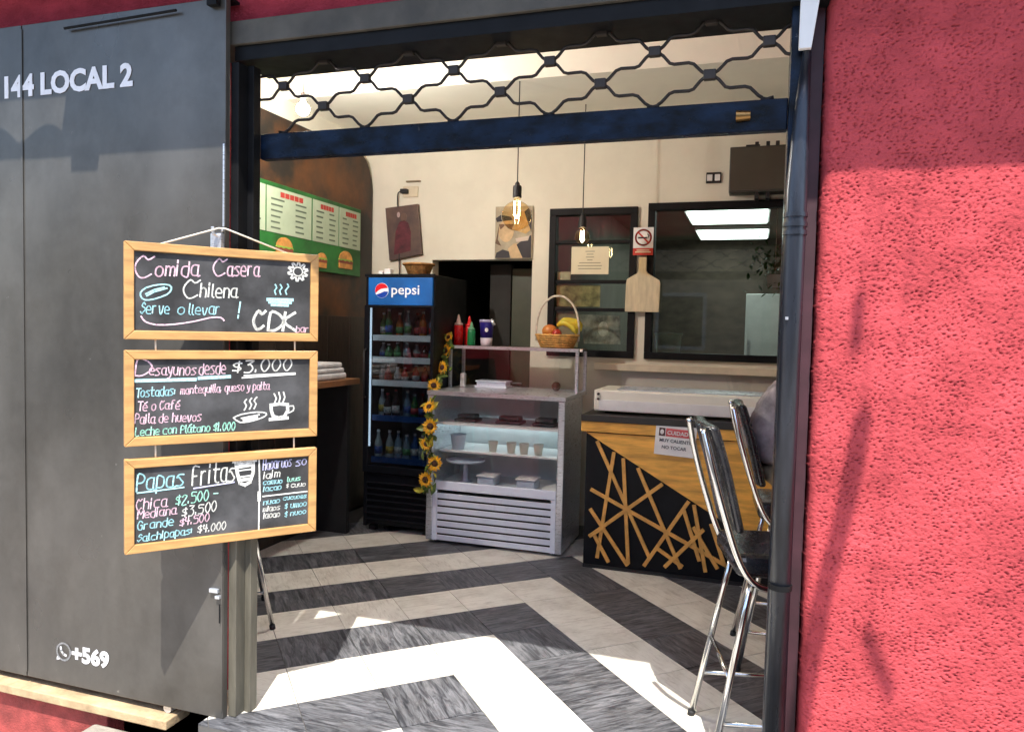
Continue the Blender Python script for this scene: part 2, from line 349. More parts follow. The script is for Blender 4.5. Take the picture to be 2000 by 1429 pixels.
MB().box(-2.36, -2.23, EY-.024, EY-.002, EZ-.01, EZ+.05).build('gutter_bracket', m_eave, bld)
# step and threshold
tag(MB().box(-2.34, 1.6, -.60, -.142, -.28, -.085).build('entrance_step', m_conc, bev=.012), kind='structure')

# ---- downpipe / post on the right of the entrance
dp = thing('gate_post', 'slate blue painted steel gate post with clamp bands at right of entrance', 'post', (.11, -.02, 0))
MB().box(.069, .108, .0, .13, 0, 2.395).build('jamb_channel', m_blueb, dp, bev=.004)
MB().box(.108, .158, .03, .15, 0, 2.395).build('jamb_back', M('plum_jamb_paint', (.05,.016,.024), .6, var=.3, scl=7), dp)
MB().tube([(.0985, -.032, 0), (.0985, -.032, 1.86), (.104, -.022, 2.10), (.112, -.01, 2.25)], [.029, .029, .020, .012], 20).build('pole', m_bluep, dp, True)
for z in (1.735, 1.758, 1.785): MB().tube([(.0985,-.032,z), (.0985,-.032,z+.012)], .0325, 20).build('clamp_band', m_bluep, dp, auto=True)
MB().tube([(.0985,-.032,.72),(.0985,-.032,.735)], .033, 20).build('clamp_band', m_blk, dp, auto=True)
MB().obox((.085,-.062,1.50), (.008,.006,.008)).build('bolt', m_steel, dp)
MB().prism([(.088,2.252),(.121,2.252),(.139,2.394),(.088,2.394)], YP, -.036, -.016).build('white_cap', m_white, dp, bev=.002)

# ---- sliding door panel at left
sp = thing('sliding_door', 'dark grey sheet metal sliding door with white lettering, left of entrance', 'door', (-2.4, -.08, 0))
MB().box(-3.9, -2.759, -.086, -.062, .0, 2.587).build('metal_sheet', m_gunm, sp, bev=.002)
MB().box(-2.755, -1.799, -.0845, -.060, .0, 2.587).build('metal_sheet', m_gunm, sp, bev=.002)
MB().box(-2.762, -2.752, -.0885, -.0862, .02, 2.57).build('seam_strip', m_gunm, sp)
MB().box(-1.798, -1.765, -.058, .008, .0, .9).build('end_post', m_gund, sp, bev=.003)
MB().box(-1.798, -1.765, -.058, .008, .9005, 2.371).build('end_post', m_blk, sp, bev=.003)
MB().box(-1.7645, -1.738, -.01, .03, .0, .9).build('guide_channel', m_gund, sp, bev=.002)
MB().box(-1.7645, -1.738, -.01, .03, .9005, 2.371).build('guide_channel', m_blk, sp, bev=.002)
MB().tube([(-2.06,-.075,-.012),(-2.06,-.045,-.012)], .018, 14).build('wheel', m_steel, sp, auto=True)
MB().box(-1.806, -1.800, -.0885, -.0848, .03, 1.66).build('edge_strip', m_gunm, sp)
MB().box(-1.806, -1.800, -.0890, -.0848, 1.79, 2.08).build('edge_strip', m_steel, sp)
MB().tube([(-2.52,-.10,2.545),(-2.0,-.10,2.556)], .005, 8).box(-1.86,-1.82,-.11,-.087,2.555,2.585).build('top_guide', m_blk, sp)
MB().box(-3.9, -1.80, -.058, -.01, 2.589, 2.598).build('top_track', m_blk, sp)
t = MB().box(-1.852, -1.815, -.098, -.085, .47, .485).box(-1.825, -1.806, -.10, -.085, .45, .462).build('latch', m_steel, sp, bev=.002)
MB().box(-1.812, -1.8065, -.0925, -.0912, .36, .43).build('keyhole_slot', m_blk, sp)
MB().box(-1.845, -1.80, -.105, -.085, 1.70, 1.765).tube([(-1.815,-.10,1.755),(-1.815,-.125,1.76),(-1.815,-.13,1.785)], .006).build('hasp', m_steel, sp, bev=.002)
m_letter = M('white_vinyl_lettering', (.80,.80,.82), .6, var=.06, scl=30)
text('lettering', '144 LOCAL 2', .112, m_letter, sp, TY(-2.865, -.0868, 2.316), .0045, xs=1.02)
text('lettering', '+569', .084, m_letter, sp, TY(-2.518, -.0868, .106), .0035, xs=1.08)
ic = MB(); ring = ell(-2.559, .133, .034, .034, 28); ic.ribbon(ring + [ring[0]], .007, YP, -.0868)
ic.ribbon([(-2.573,.149),(-2.571,.136),(-2.560,.124),(-2.547,.120)], .010, YP, -.0872).ribbon([(-2.590,.108),(-2.594,.098),(-2.580,.103)], .006, YP, -.0872).build('phone_emblem', m_letter, sp)

# ---- house across the street (seen only mirrored in glass and paint)
ob = thing('opposite_house', 'tan plastered house across the street with dark windows', 'building', (0, -13, -.28)); m_tan = M('tan_plaster', (.60,.46,.32), .85, var=.2, scl=1.2)
MB().box(-22, 16, -19, -13, -.42, 5.2).build('wall', m_tan, ob); MB().box(-22.5, 16.5, -19.5, -12.6, 5.21, 5.4).build('roof', m_eave, ob)
for x in (-17,-12,-7,-2,3,8,13):
    wn = MB().box(x-.7, x+.7, -12.99, -12.93, 1.0, 2.6).build('window_frame', m_white, ob); MB().box(x-.6, x+.6, -12.929, -12.92, 1.1, 2.5).build('pane', m_black, wn)

# ---- added out-of-view tubes, shaped to cast streak shadows on the right pier
cb = thing('streak_shadow_caster', 'added dark tubes on thin wires above the pavement, casting streak shadows', 'cable', (.6, -1.3, 3.5))
def lift(x, z, t): return Vector((x, 0, z)) - SUN * t
for P, r, ts in (([(.295,1.20),(.262,.95),(.215,.70),(.19,.5),(.17,.3)], .026, (1.25,1.23,1.2,1.2,1.2)), ([(.273,1.54),(.270,1.42)], .018, (1.35,1.35)), ([(.333,.60),(.36,.53),(.40,.44)], .016, (1.5,1.5,1.5))):
    MB().tube(smooth_path([lift(x, z, t) for (x, z), t in zip(P, ts)]), r, 8).build('caster_tube', m_black, cb, True)
    a_ = lift(*P[0], ts[0]); MB().tube([a_, (a_.x + .1, -1.35, 5.8)], .0025, 5).build('caster_strand', m_black, cb)
MB().tube([(-14,-1.35,6.0),(.85,-1.35,5.8),(14,-1.35,6.0)], .008, 6).build('caster_wire', m_black, cb)  # added wire that carries the shadow-casting tubes
# ================================================================== ROLLED-UP GRILLE
gr = thing('scissor_grille', 'rolled-up steel grille of wavy links with dark blue bottom bar', 'grille', (-.85, .03, 2.05))
GY = .045
link_mesh = {}
def link(xa, za, sx, sz, top=False):
    k = (sx, sz)
    DX, DZ = .166, .083
    if k not in link_mesh:
        P = [(.08,.06),(.16,.18),(.28,.46),(.36,.51),(.62,.50),(.71,.56),(.85,.85),(.92,.94)]
        mb = MB().tube([(p*DX*sx, 0, q*DZ*sz) for p, q in P], .0052, 6); link_mesh[k] = mb.mesh('link', m_iron, True); fixn(link_mesh[k])
    o = bpy.data.objects.new('link', link_mesh[k]); COL.objects.link(o); o.parent = gr
    o.location = Vector((xa, GY, za)) - Vector(LOC[gr.name])
node_mesh = MB().obox((0,0,0), (.036,.022,.030)).mesh('link_joint', m_iron); fixn(node_mesh)
def node(x, z):
    o = bpy.data.objects.new('link_joint', node_mesh); COL.objects.link(o); o.parent = gr; o.location = Vector((x, GY, z)) - Vector(LOC[gr.name])
    b = o.modifiers.new('bevel', 'BEVEL'); b.width = .003; b.segments = 2
for i in range(7):
    x = -1.651 + .3322 * i
    if x > .1: continue
    node(x, 2.309)
    for sx in (-1, 1):
        if x + sx * .166 > .2 or x + sx*.166 < -1.83: continue
        link(x, 2.309, sx, 1); link(x, 2.309, sx, -1)
for i in range(-1, 6):
    x = -1.485 + .3322 * i
    if x > .1 or x < -1.76: continue
    node(x, 2.226); node(x, 2.388)
    for sx in (-1, 1):
        if x + sx * .166 > .2 or x + sx*.166 < -1.83: continue
        link(x, 2.226, sx, -1)
for i in range(6):
    x = -1.651 + .3322 * i
    if x < .05: MB().tube([(x-.018,GY,2.1475),(x,GY,2.143),(x+.018,GY,2.1475)], .0055, 6).build('link_tip', m_iron, gr, True)
MB().box(-1.737, .068, GY-.02, GY+.02, 2.047, 2.138).build('bottom_bar', m_blueb, gr, bev=.004)
MB().tube([(-.075,GY-.025,2.092),(-.035,GY-.025,2.092)], [.017,.013], 14).build('lock_knob', M('brass', (.30,.17,.06), .35, metal=.9), gr, auto=True)

# ================================================================== HANGING CHALKBOARDS
bl = thing('hanging_menu_board', 'three yellow wood framed chalkboards strung together beside the entrance', 'menu board', (-1.986, -.348, .66), math.atan2(.77,.639), local=True)
BZ = .66; BP = lambda u, v, d: (u, d, v - BZ)
G = {'C':["36 25 16 04 02 10 20 31"],'D':["00 06 26 44 42 20 00"],'K':["06 00","36 03 40"],'S':["35 26 15 14 33 32 21 10 01"],'T':["06 46","26 20"],'P':["00 06 26 35 34 23 03"],'L':["06 00 30"],'F':["00 06 36","03 23"],'M':["00 06 23 46 40"],'G':["35 26 16 04 02 10 30 33 23"],'H':["06 00","36 30","03 33"],
'a':["34 14 03 01 10 30","34 30 40"],'b':["06 00 20 31 33 24 04"],'c':["34 14 03 01 10 30"],'d':["36 30 10 01 03 14 34"],'e':["02 32 33 24 14 03 01 10 30"],'f':["36 26 15 10","03 24"],'g':["34 14 03 01 10 30","34 3b 1b"],'h':["06 00","03 14 24 33 30"],'i':["14 10","15 16"],'l':["16 11 20"],'m':["00 04","03 14 23 20","23 34 43 40"],'n':["00 04","03 14 24 33 30"],'o':["14 03 01 10 20 31 33 24 14"],'p':["0b 04 24 33 31 20 00"],'q':["34 14 03 01 10 30","34 3b"],'r':["00 04","03 14 24"],'s':["34 14 03 13 22 31 20 00"],'t':["16 11 20 30","04 34"],'u':["04 01 10 20 31","34 30"],'v':["04 10 20 34"],'y':["04 11 21 34","34 2a 0b"],
'0':["16 04 02 10 20 32 34 26 16"],'1':["05 16 10"],'2':["05 16 26 35 00 30"],'3':["06 36 14 24 32 20 00"],'4':["06 03 33","26 20"],'5':["36 06 04 24 33 31 20 00"],'$':["35 15 04 13 23 32 21 01","26 20"],'.':["10 11"],',':["11 0a"],':':["11 12","13 14"],'-':["03 33"],'!':["16 12","10 11"],' ':[],'é':["02 32 33 24 14 03 01 10 30","15 36"],'á':["34 14 03 01 10 30","34 30 40","15 36"]}
W1 = set("il!.,:1"); 
TXT={1:[('C',0.031,1.595,0.09,1.598,0.077,'p'),('omida',0.093,1.603,0.229,1.61,0.049,'p'),('C',0.273,1.616,0.319,1.618,0.059,'p'),('asera',0.324,1.617,0.433,1.623,0.049,'p'),('C',0.177,1.535,0.231,1.535,0.058,'w'),('hilena',0.235,1.537,0.357,1.541,0.048,'w'),('Serve',0.048,1.475,0.137,1.477,0.035,'c'),('o',0.163,1.477,0.185,1.477,0.035,'c'),('llevar',0.198,1.476,0.302,1.483,0.036,'c'),('!',0.359,1.466,0.373,1.467,0.059,'c'),('CDK',0.413,1.429,0.56,1.428,0.063,'W'),('bar',0.566,1.423,0.616,1.422,0.023,'p'),],
2:[('D',0.031,1.267,0.071,1.267,0.052,'p'),('esayunos',0.075,1.269,0.222,1.268,0.036,'p'),('desde',0.232,1.27,0.32,1.273,0.04,'p'),('$3.000',0.343,1.274,0.552,1.282,0.041,'w'),('Tostadas:',0.035,1.195,0.157,1.2,0.029,'c'),('mantequilla, queso y palta',0.173,1.202,0.472,1.213,0.027,'p'),('Té o Café',0.04,1.15,0.17,1.152,0.028,'p'),('Paila de huevos',0.032,1.107,0.239,1.108,0.03,'p'),('Leche con Plátano $1.000',0.033,1.066,0.353,1.07,0.026,'g'),],
3:[('Papas',0.036,0.88,0.183,0.889,0.057,'c'),('Fritas',0.211,0.881,0.354,0.89,0.066,'w'),('Chica',0.035,0.814,0.13,0.819,0.037,'p'),('$2.500 -',0.157,0.816,0.296,0.831,0.035,'g'),('Mediana',0.039,0.785,0.159,0.788,0.0279,'p'),('$3.500',0.178,0.774,0.291,0.787,0.033,'w'),('Grande',0.039,0.746,0.151,0.751,0.0273,'c'),('$4.500',0.17,0.743,0.267,0.753,0.0279,'p'),('Salchipapas:',0.039,0.706,0.212,0.713,0.0247,'c'),('$4.000',0.229,0.711,0.323,0.715,0.0261,'w'),('Haoaruos', 0.451, 0.917, 0.555, 0.924, 0.036, 'b'),('so', 0.572, 0.923, 0.611, 0.926, 0.028, 'b'),('iaim', 0.453, 0.885, 0.512, 0.889, 0.025, 'w'),('camuo', 0.453, 0.862, 0.521, 0.863, 0.017, 'c'),('luus', 0.54, 0.866, 0.588, 0.867, 0.016, 'g'),('iacao', 0.453, 0.837, 0.518, 0.841, 0.018, 'c'),('$', 0.537, 0.843, 0.544, 0.843, 0.015, 'w'),('cuuo', 0.554, 0.843, 0.608, 0.844, 0.016, 'w'),('nuao', 0.453, 0.788, 0.513, 0.791, 0.017, 'c'),('cucuoes', 0.526, 0.798, 0.612, 0.799, 0.014, 'c'),('miaos', 0.453, 0.763, 0.513, 0.764, 0.018, 'w'),('$', 0.532, 0.764, 0.541, 0.764, 0.018, 'c'),('umoo', 0.553, 0.766, 0.613, 0.769, 0.02, 'c'),('iaoao', 0.454, 0.737, 0.513, 0.739, 0.02, 'w'),('$', 0.532, 0.733, 0.541, 0.733, 0.02, 'c'),('nuoo', 0.553, 0.737, 0.611, 0.739, 0.018, 'c'),],
}
STR={1:[('p',[(0.051,1.465),(0.063,1.448),(0.097,1.438),(0.153,1.441),(0.218,1.453),(0.268,1.467),(0.302,1.468),(0.313,1.458)]),('c',[(0.051,1.529),(0.049,1.543),(0.066,1.561),(0.105,1.573),(0.137,1.573),(0.143,1.559),(0.129,1.541),(0.09,1.524),(0.062,1.52),(0.051,1.529)]),('c',[(0.068,1.534),(0.09,1.548),(0.129,1.562)]),('c',[(0.065,1.54),(0.09,1.555),(0.121,1.565)]),('C',[(0.464,1.538),(0.552,1.54)]),('C',[(0.47,1.529),(0.546,1.53)]),('C',[(0.479,1.52),(0.535,1.52)]),('c',[(0.492,1.558),(0.488,1.571),(0.495,1.582),(0.49,1.593)]),('c',[(0.51,1.559),(0.506,1.572),(0.514,1.583),(0.508,1.594)]),('c',[(0.531,1.56),(0.527,1.573),(0.538,1.588),(0.534,1.597)]),],
2:[('C',[(0.035,1.25),(0.219,1.252)]),('C',[(0.232,1.256),(0.333,1.26)]),('w',[(0.376,1.255),(0.565,1.266)]),('w',[(0.383,1.263),(0.565,1.27)]),('w',[(0.347,1.113),(0.374,1.124),(0.427,1.13),(0.46,1.125),(0.456,1.113),(0.418,1.1),(0.37,1.095),(0.347,1.113)]),('w',[(0.374,1.11),(0.436,1.12)]),('W',[(0.383,1.104),(0.427,1.111)]),('w',[(0.384,1.139),(0.391,1.155),(0.384,1.167),(0.391,1.177)]),('w',[(0.402,1.142),(0.409,1.158),(0.402,1.17),(0.409,1.181)]),('w',[(0.418,1.143),(0.425,1.16),(0.418,1.171),(0.427,1.184)]),('W',[(0.478,1.154),(0.486,1.112),(0.527,1.11),(0.538,1.154),(0.478,1.154)]),('w',[(0.538,1.146),(0.559,1.148),(0.559,1.13),(0.533,1.12)]),('W',[(0.475,1.101),(0.538,1.104)]),('w',[(0.491,1.161),(0.497,1.178),(0.489,1.195)]),('w',[(0.506,1.161),(0.511,1.18),(0.506,1.199)]),('w',[(0.521,1.162),(0.528,1.181),(0.523,1.2)]),],
3:[('c',[(0.039,0.872),(0.183,0.878)]),('b',[(0.216,0.871),(0.35,0.881)]),('W',[(0.348,0.955),(0.425,0.955)]),('W',[(0.357,0.944),(0.371,0.875),(0.405,0.876),(0.416,0.945),(0.357,0.944)]),('w',[(0.364,0.921),(0.41,0.923)]),('w',[(0.369,0.898),(0.407,0.9)]),('W',[(0.368,0.935),(0.405,0.938)]),('W',[(0.373,0.886),(0.402,0.888)]),('w',[(0.437,0.962),(0.44,0.835)]),('W',[(0.438,0.835),(0.438,0.807)]),('w',[(0.438,0.807),(0.437,0.677)]),('w',[(0.451,0.819),(0.614,0.822)]),],
}
cv = lambda ch: {'a': -1, 'b': -2}.get(ch) if ch in 'ab' else int(ch)
def write(txt, u0, z0, u1, z1, h, mb, wd):
    adv = [(2.2 if c in W1 else 2.6 if c == ' ' else 5.3 if c in 'mM' else 4.5) for c in txt]; tot = sum(adv) - .9; sx = (u1 - u0) / tot; sy = h / 6.; x = 0
    for c, a in zip(txt, adv):
        jx, jy, js = random.uniform(-.15,.15), random.uniform(-.25,.25), random.uniform(.92,1.08)
        ox = -1 if c in W1 else 0
        for st in G.get(c, []):
            P = []
            for q in st.split():
                gx, gy = cv(q[0]), cv(q[1]); uu = u0 + (x + (gx + ox) * 1.02 + .12 * gy + jx) * sx; P.append((uu, z0 + (z1 - z0) * (x / tot) + (gy * js + jy) * sy))
            if len(P) > 2: P = [(p.x, p.y) for p in smooth_path([(a_, b_, 0) for a_, b_ in P], 3)]
            mb.ribbon(P, wd, BP, -.0112)
        x += a
BD = {1: (1.388, 1.711), 2: (1.031, 1.352), 3: (.668, .987)}; BW = .648; FW = .030
names = {1: 'top board announcing home cooking', 2: 'middle board listing breakfasts', 3: 'bottom board listing fries and prices'}
for b, (z0, z1) in BD.items():
    s_ = MB().box(FW-.004, BW-FW+.004, -.010, .006, z0-BZ+FW-.004, z1-BZ-FW+.004).build('chalkboard', m_slate, bl); s_['label'] = names[b]
    y0, y1 = -.020, .012; a0, a1 = z0 - BZ, z1 - BZ
    XZ = lambda u, v, d: (u, d, v)
    for poly in ([(0,a0),(BW,a0),(BW-FW,a0+FW),(FW,a0+FW)], [(0,a1),(FW,a1-FW),(BW-FW,a1-FW),(BW,a1)], [(0,a0+.0006),(FW-.0004,a0+FW),(FW-.0004,a1-FW),(0,a1-.0006)], [(BW,a0+.0006),(BW,a1-.0006),(BW-FW+.0004,a1-FW),(BW-FW+.0004,a0+FW)]):
        MB().prism(poly, XZ, y0, y1).build('frame_slat', m_pine, s_, bev=.0025)
    lay = {}
    for (tx, u0, q0, u1, q1, h, c) in TXT[b]:
        write(tx, u0, q0, u1, q1, h, lay.setdefault(c.lower(), MB()), .0095 if c == 'W' else (.0050 if h > .04 else .0037))
    for c, P in STR[b]:
        if len(P) > 3: P = [(p.x, p.y) for p in smooth_path([(x, y, 0) for x, y in P], 2)]
        lay.setdefault(c.lower(), MB()).ribbon(P, .0115 if c in 'WC' else .005, BP, -.0114)
    if b == 1:
        P = []
        for i in range(41):
            q = i / 40 * 2 * math.pi; r = .036 if i % 4 in (1,2) else .024; P.append((.572 + r * math.cos(q), 1.645 + r * math.sin(q) * .95))
        lay['w'].ribbon(P, .006, BP, -.0114); lay['w'].ribbon(ell(.572, 1.645, .017, .016, 16) + [(.589, 1.645)], .004, BP, -.0114)
    for c, mb in lay.items(): tag(mb.build('chalk_writing', CH[c], s_), kind='stuff')
HK = Vector((.308, .0, 1.776 - BZ))
MB().tube([(.105, -.004, 1.708-BZ), tuple(HK + Vector((-.012,0,.004))), tuple(HK + Vector((.012,0,.004))), (.535, -.004, 1.710-BZ)], .0032, 6).build('hanging_cord', m_cord, bl, True)
for u in (.095, .565):
    for za, zb in ((1.392, 1.345), (1.034, .982)): MB().tube([(u,-.002,za-BZ),(u+.001,-.002,zb-BZ)], .003, 6).build('link_cord', m_cord, bl, True)
MB().tube([(.308,.0,1.776-BZ-.004),(.312,.02,1.778-BZ),(.318,.045,1.765-BZ)], .004, 6).build('hook', m_steel, bl, True)

# ================================================================== LEFT WALL: cladding, menu board, shelf
m_mural = M('dark_mural_paint', (.010,.008,.006), .5, col2=(.17,.055,.009), var=.3, scl=1.7, lo=.45, hi=.75, rot=.3)
cl = thing('wall_cladding', 'dark brown painted wood cladding with curved end on the left wall', 'cladding', (-2.95, 1.6, 0))
prof = [(.25,0),(3.08,0),(3.08,2.53),(3.06,2.62),(3.02,2.70),(2.97,2.755),(2.9,2.785),(2.7,2.79),(.25,2.775)]
MB().prism([p for p in prof], XP, -3.028, -2.955).build('mural_panel', m_mural, cl)
for i in range(9):
    y0 = .26 + i * .31; MB().box(-2.954, -2.945, y0, y0 + .305, .02, 1.52).build('plank', m_dkwood, cl, bev=.003)
m_green = M('menu_green_print', (.012,.115,.02), .45, var=.4, scl=5); m_paper = M('menu_cream_print', (.36,.43,.30), .5, var=.06, scl=8)
mn = thing('menu_panel', 'green wall menu with four pale price columns and burger pictures', 'menu', (-2.94, 2.2, 1.85))
MB().box(-2.952, -2.925, 1.10, 2.845, 1.83, 2.345).build('backing_panel', m_green, mn, bev=.003)
m_redp = M('menu_red_print', (.42,.04,.03), .6); m_ink = M('menu_ink', (.10,.13,.09), .6)
cols = [(1.12,1.66),(1.675,2.165),(2.185,2.515),(2.53,2.83)]
for i, (y0, y1) in enumerate(cols):
    p = MB().box(-2.924, -2.920, y0, y1, 2.03, 2.315).build('price_column', m_paper, mn)
    w_ = y1 - y0; hd = MB(); x = y0 + w_ * .28
    while x < y1 - w_ * .22: hd.box(-2.919, -2.9185, x, x + w_*.09, 2.262, 2.295); x += w_ * .105
    tag(hd.build('heading', m_redp, p), kind='stuff')
    ln = MB(); z = 2.235
    while z > 2.05:
        a = y0 + .04; 
        for kx in range(2):
            e = a + random.uniform(.3,.5) * w_ * .6
            ln.box(-2.919, -2.9185, a, min(e, y1-.02), z, z + .011); a = y0 + w_ * .62
        z -= .036
    tag(ln.build('print_lines', m_ink, p), kind='stuff')
m_bun = M('bun_print', (.55,.25,.06), .5, var=.3, scl=20); m_meat = M('meat_print', (.22,.05,.03), .5); m_let = M('lettuce_print', (.25,.42,.06), .5)
for yc, zc, r in ((1.86,1.935,.085),(2.62,1.925,.09),(2.30,1.905,.055)):
    bg_ = MB().prism(ell(yc, zc+.012, r, r*.75, 16, 0, math.pi), XP, -2.9245, -2.915).build('burger_picture', m_bun, mn)
    MB().prism([(yc-r*1.05,zc-.012),(yc+r*1.05,zc-.012),(yc+r*1.05,zc+.009),(yc-r*1.05,zc+.009)], XP, -2.9245, -2.914).build('patty', m_meat, bg_)
    MB().prism([(yc-r*1.08,zc+.009),(yc-r*.8,zc+.003),(yc-r*.5,zc+.011),(yc-r*.2,zc+.002),(yc+r*.1,zc+.011),(yc+r*.5,zc+.003),(yc+r*.8,zc+.012),(yc+r*1.08,zc+.006),(yc+r*1.0,zc+.018),(yc-r*1.0,zc+.018)], XP, -2.9245, -2.913).build('lettuce', m_let, bg_)
    MB().prism([(yc-r,zc-.05),(yc+r,zc-.05),(yc+r*1.02,zc-.014),(yc-r*1.02,zc-.014)], XP, -2.9245, -2.9155).build('lower_bun', m_bun, bg_)
sh = thing('bar_shelf', 'narrow dark wooden bar shelf along the left wall behind the chalkboards', 'shelf', (-2.8, 1.6, 1.05))
MB().box(-2.944, -2.62, .5, 2.33, 1.045, 1.085).build('shelf_board', M('reddish_shelf_wood', (.20,.085,.03), .45, var=.3, scl=5, stretch=(6,1,1)), sh, bev=.004)
for y in (.7, 2.25): MB().box(-2.90, -2.66, y-.02, y+.02, 0, 1.044).build('support', m_black, sh)
bx = thing('folded_cloth', 'white folded cover lying on the dark bar shelf', 'cloth', (-2.75, 2.0, 1.086))
MB().box(-2.88, -2.66, 1.72, 2.22, 1.0865, 1.13).box(-2.87, -2.665, 1.74, 2.20, 1.1305, 1.165).box(-2.86,-2.67,1.76,2.18,1.1655,1.20).build('folded_layers', M('white_cloth', (.55,.54,.54), .8, var=.15, scl=20), bx, bev=.015, seg=3)
tag(MB().lathe([(.03,0),(.034,.02),(.034,.11),(.02,.14),(.012,.17),(.008,.19)], (-2.72,1.45,1.086), 16).build('sauce_bottle', M('dark_red_bottle', (.35,.02,.02), .35), smooth=True), 'dark red sauce bottle on the bar shelf behind the chalkboards', 'bottle')

# ================================================================== DRINKS FRIDGE
fr = thing('drinks_fridge', 'black upright drinks fridge with blue lit sign and glass door', 'fridge', (-2.345, 2.66, 0))
m_frb = M('fridge_black', (.005,.006,.009), .4, var=.2, scl=5, spec=.2)
fx0, fx1, fy0, fy1 = -2.61, -2.08, 2.36, 2.96
MB().box(fx0, fx0+.025, fy0+.02, fy1, .03, 1.81).box(fx1-.025, fx1, fy0+.02, fy1, .03, 1.81).box(fx0+.025, fx1-.025, fy1-.03, fy1, .03, 1.81).box(fx0+.025, fx1-.025, fy0+.02, fy1-.03, .42, .46).box(fx0+.025, fx1-.025, fy0+.02, fy1-.03, 1.60, 1.81).build('cabinet', m_frb, fr, bev=.003)
m_bluesign = M('blue_sign_print', (.006,.085,.30), .4, var=.35, scl=3, emis=(.01,.16,.5), estr=.05)
sg = MB().box(fx0+.03, fx1-.012, fy0-.002, fy0+.019, 1.60, 1.79).build('sign_panel', m_bluesign, fr, bev=.003)
MB().box(fx0, fx1, fy0, fy0+.019, 1.795, 1.815).build('sign_top_trim', m_frb, fr)
m_lw = M('sign_white', (.8,.8,.82), .4, emis=(.8,.85,.9), estr=.06); m_lr = M('sign_red', (.6,.01,.02), .4, emis=(.6,.01,.02), estr=.05); m_lb = M('sign_deep_blue', (.005,.05,.35), .4, emis=(.005,.05,.35), estr=.05)
text('sign_lettering', 'pepsi', .095, m_lw, sg, TY(-2.405, fy0-.004, 1.675), .0008, xs=1.12)
ex, ez, er = -2.475, 1.70, .052
MB().prism(ell(ex, ez, er, er, 28), YP, fy0-.0045, fy0-.0025).build('emblem', m_lw, sg)
MB().prism(ell(ex, ez, er*.96, er*.96, 20, R_(20), R_(200)) + [(ex-.03, ez-.002),(ex-.005,ez+.012),(ex+.02,ez+.016)], YP, fy0-.0065, fy0-.005).build('emblem_red', m_lr, sg)
MB().prism(ell(ex, ez, er*.96, er*.96, 16, R_(215), R_(352)) + [(ex+.02,ez-.006),(ex-.008,ez-.018)], YP, fy0-.0065, fy0-.005).build('emblem_blue', m_lb, sg)
df = MB().box(fx0, fx0+.035, fy0, fy0+.019, .42, 1.597).box(fx1-.022, fx1, fy0, fy0+.019, .42, 1.597).box(fx0+.035, fx1-.022, fy0, fy0+.019, .42, .47).box(fx0+.035, fx1-.022, fy0, fy0+.019, 1.585, 1.597).build('door_frame', m_frb, fr, bev=.002)
MB().box(fx0+.035, fx1-.022, fy0+.007, fy0+.011, .471, 1.584).build('door_pane', m_frglass, df)
MB().tube([(fx0+.018,fy0-.002,.95),(fx0+.018,fy0-.03,.96),(fx0+.018,fy0-.03,1.28),(fx0+.018,fy0-.002,1.29)], .007).build('door_handle', m_black, df, True)
lo = MB().box(fx0+.03, fx1-.03, fy0+.02, fy0+.03, .05, .41).build('grille_panel', m_frb, fr)
for i in range(7): MB().obox(((fx0+fx1)/2, fy0+.012, .09 + i*.043), (fx1-fx0-.06, .022, .012), Matrix.Rotation(R_(-25), 3, 'X')).build('grille_slat', m_frb, lo)
for x in (fx0+.03, fx1-.08): MB().box(x, x+.05, fy0+.05, fy0+.1, 0, .03).build('foot', m_black, fr)
m_shw = M('fridge_liner', (.30,.36,.42), .5); MB().box(fx0+.026, fx1-.026, fy1-.04, fy1-.031, .47, 1.595).build('liner', m_shw, fr)
m_strip = M('fridge_reflection_glow', (.9,.95,1), .4, emis=(.75,.88,1), estr=.5)
MB().box(fx0+.028, fx0+.036, fy0+.03, fy0+.045, .6, 1.58).build('reflection_strip', m_strip, fr)  # glowing strip stands for the sunlit street mirrored in the door glass
LBL = [M('label_' + n, c, .5, var=.6, scl=60) for n, c in (('white',(.4,.4,.38)),('red',(.3,.03,.03)),('blue',(.03,.08,.28)),('yellow',(.4,.28,.04)),('green',(.05,.2,.06)))]
def bottle(x, y, z, h, r, mat, cap, lab, grp, name='drink_bottle'):
    o = MB().lathe([(r*.9,0),(r,.01*h/.2),(r,h*.55),(r*.92,h*.62),(r*.45,h*.8),(r*.36,h*.9),(r*.36,h)], (x,y,z), 12).build(name, mat, smooth=True)
    MB().lathe([(r*.42,0),(r*.42,h*.08)], (x,y,z+h*.96), 10).build('cap', cap, o); MB().lathe([(r*1.02,0),(r*1.02,h*.26)], (x,y,z+h*.2), 12).build('label_band', random.choice(LBL), o, True); tag(o, lab, 'bottle', grp); return o
mats = {n: M('drink_' + n, c, .25, var=.15, scl=12) for n, c in {'orange': (.35,.10,.015), 'cola': (.03,.009,.006), 'green': (.02,.11,.03), 'red': (.32,.015,.02), 'pale': (.30,.33,.32), 'lime': (.13,.22,.05), 'water': (.16,.22,.28), 'blue': (.012,.06,.2)}.items()}
rows = [(1.37,.19,['lime','green','orange','pale','cola','orange','water'],.026,'top'), (1.215,.115,['pale','green','green','water','pale','cola','blue'],.027,'second'), (1.05,.125,['pale','red','pale','red','red','red','red'],.026,'third'), (.80,.19,['pale','cola','cola','water','green','cola','green'],.027,'fourth'), (.50,.20,['pale','pale','water','water','blue','water','blue'],.028,'bottom')]
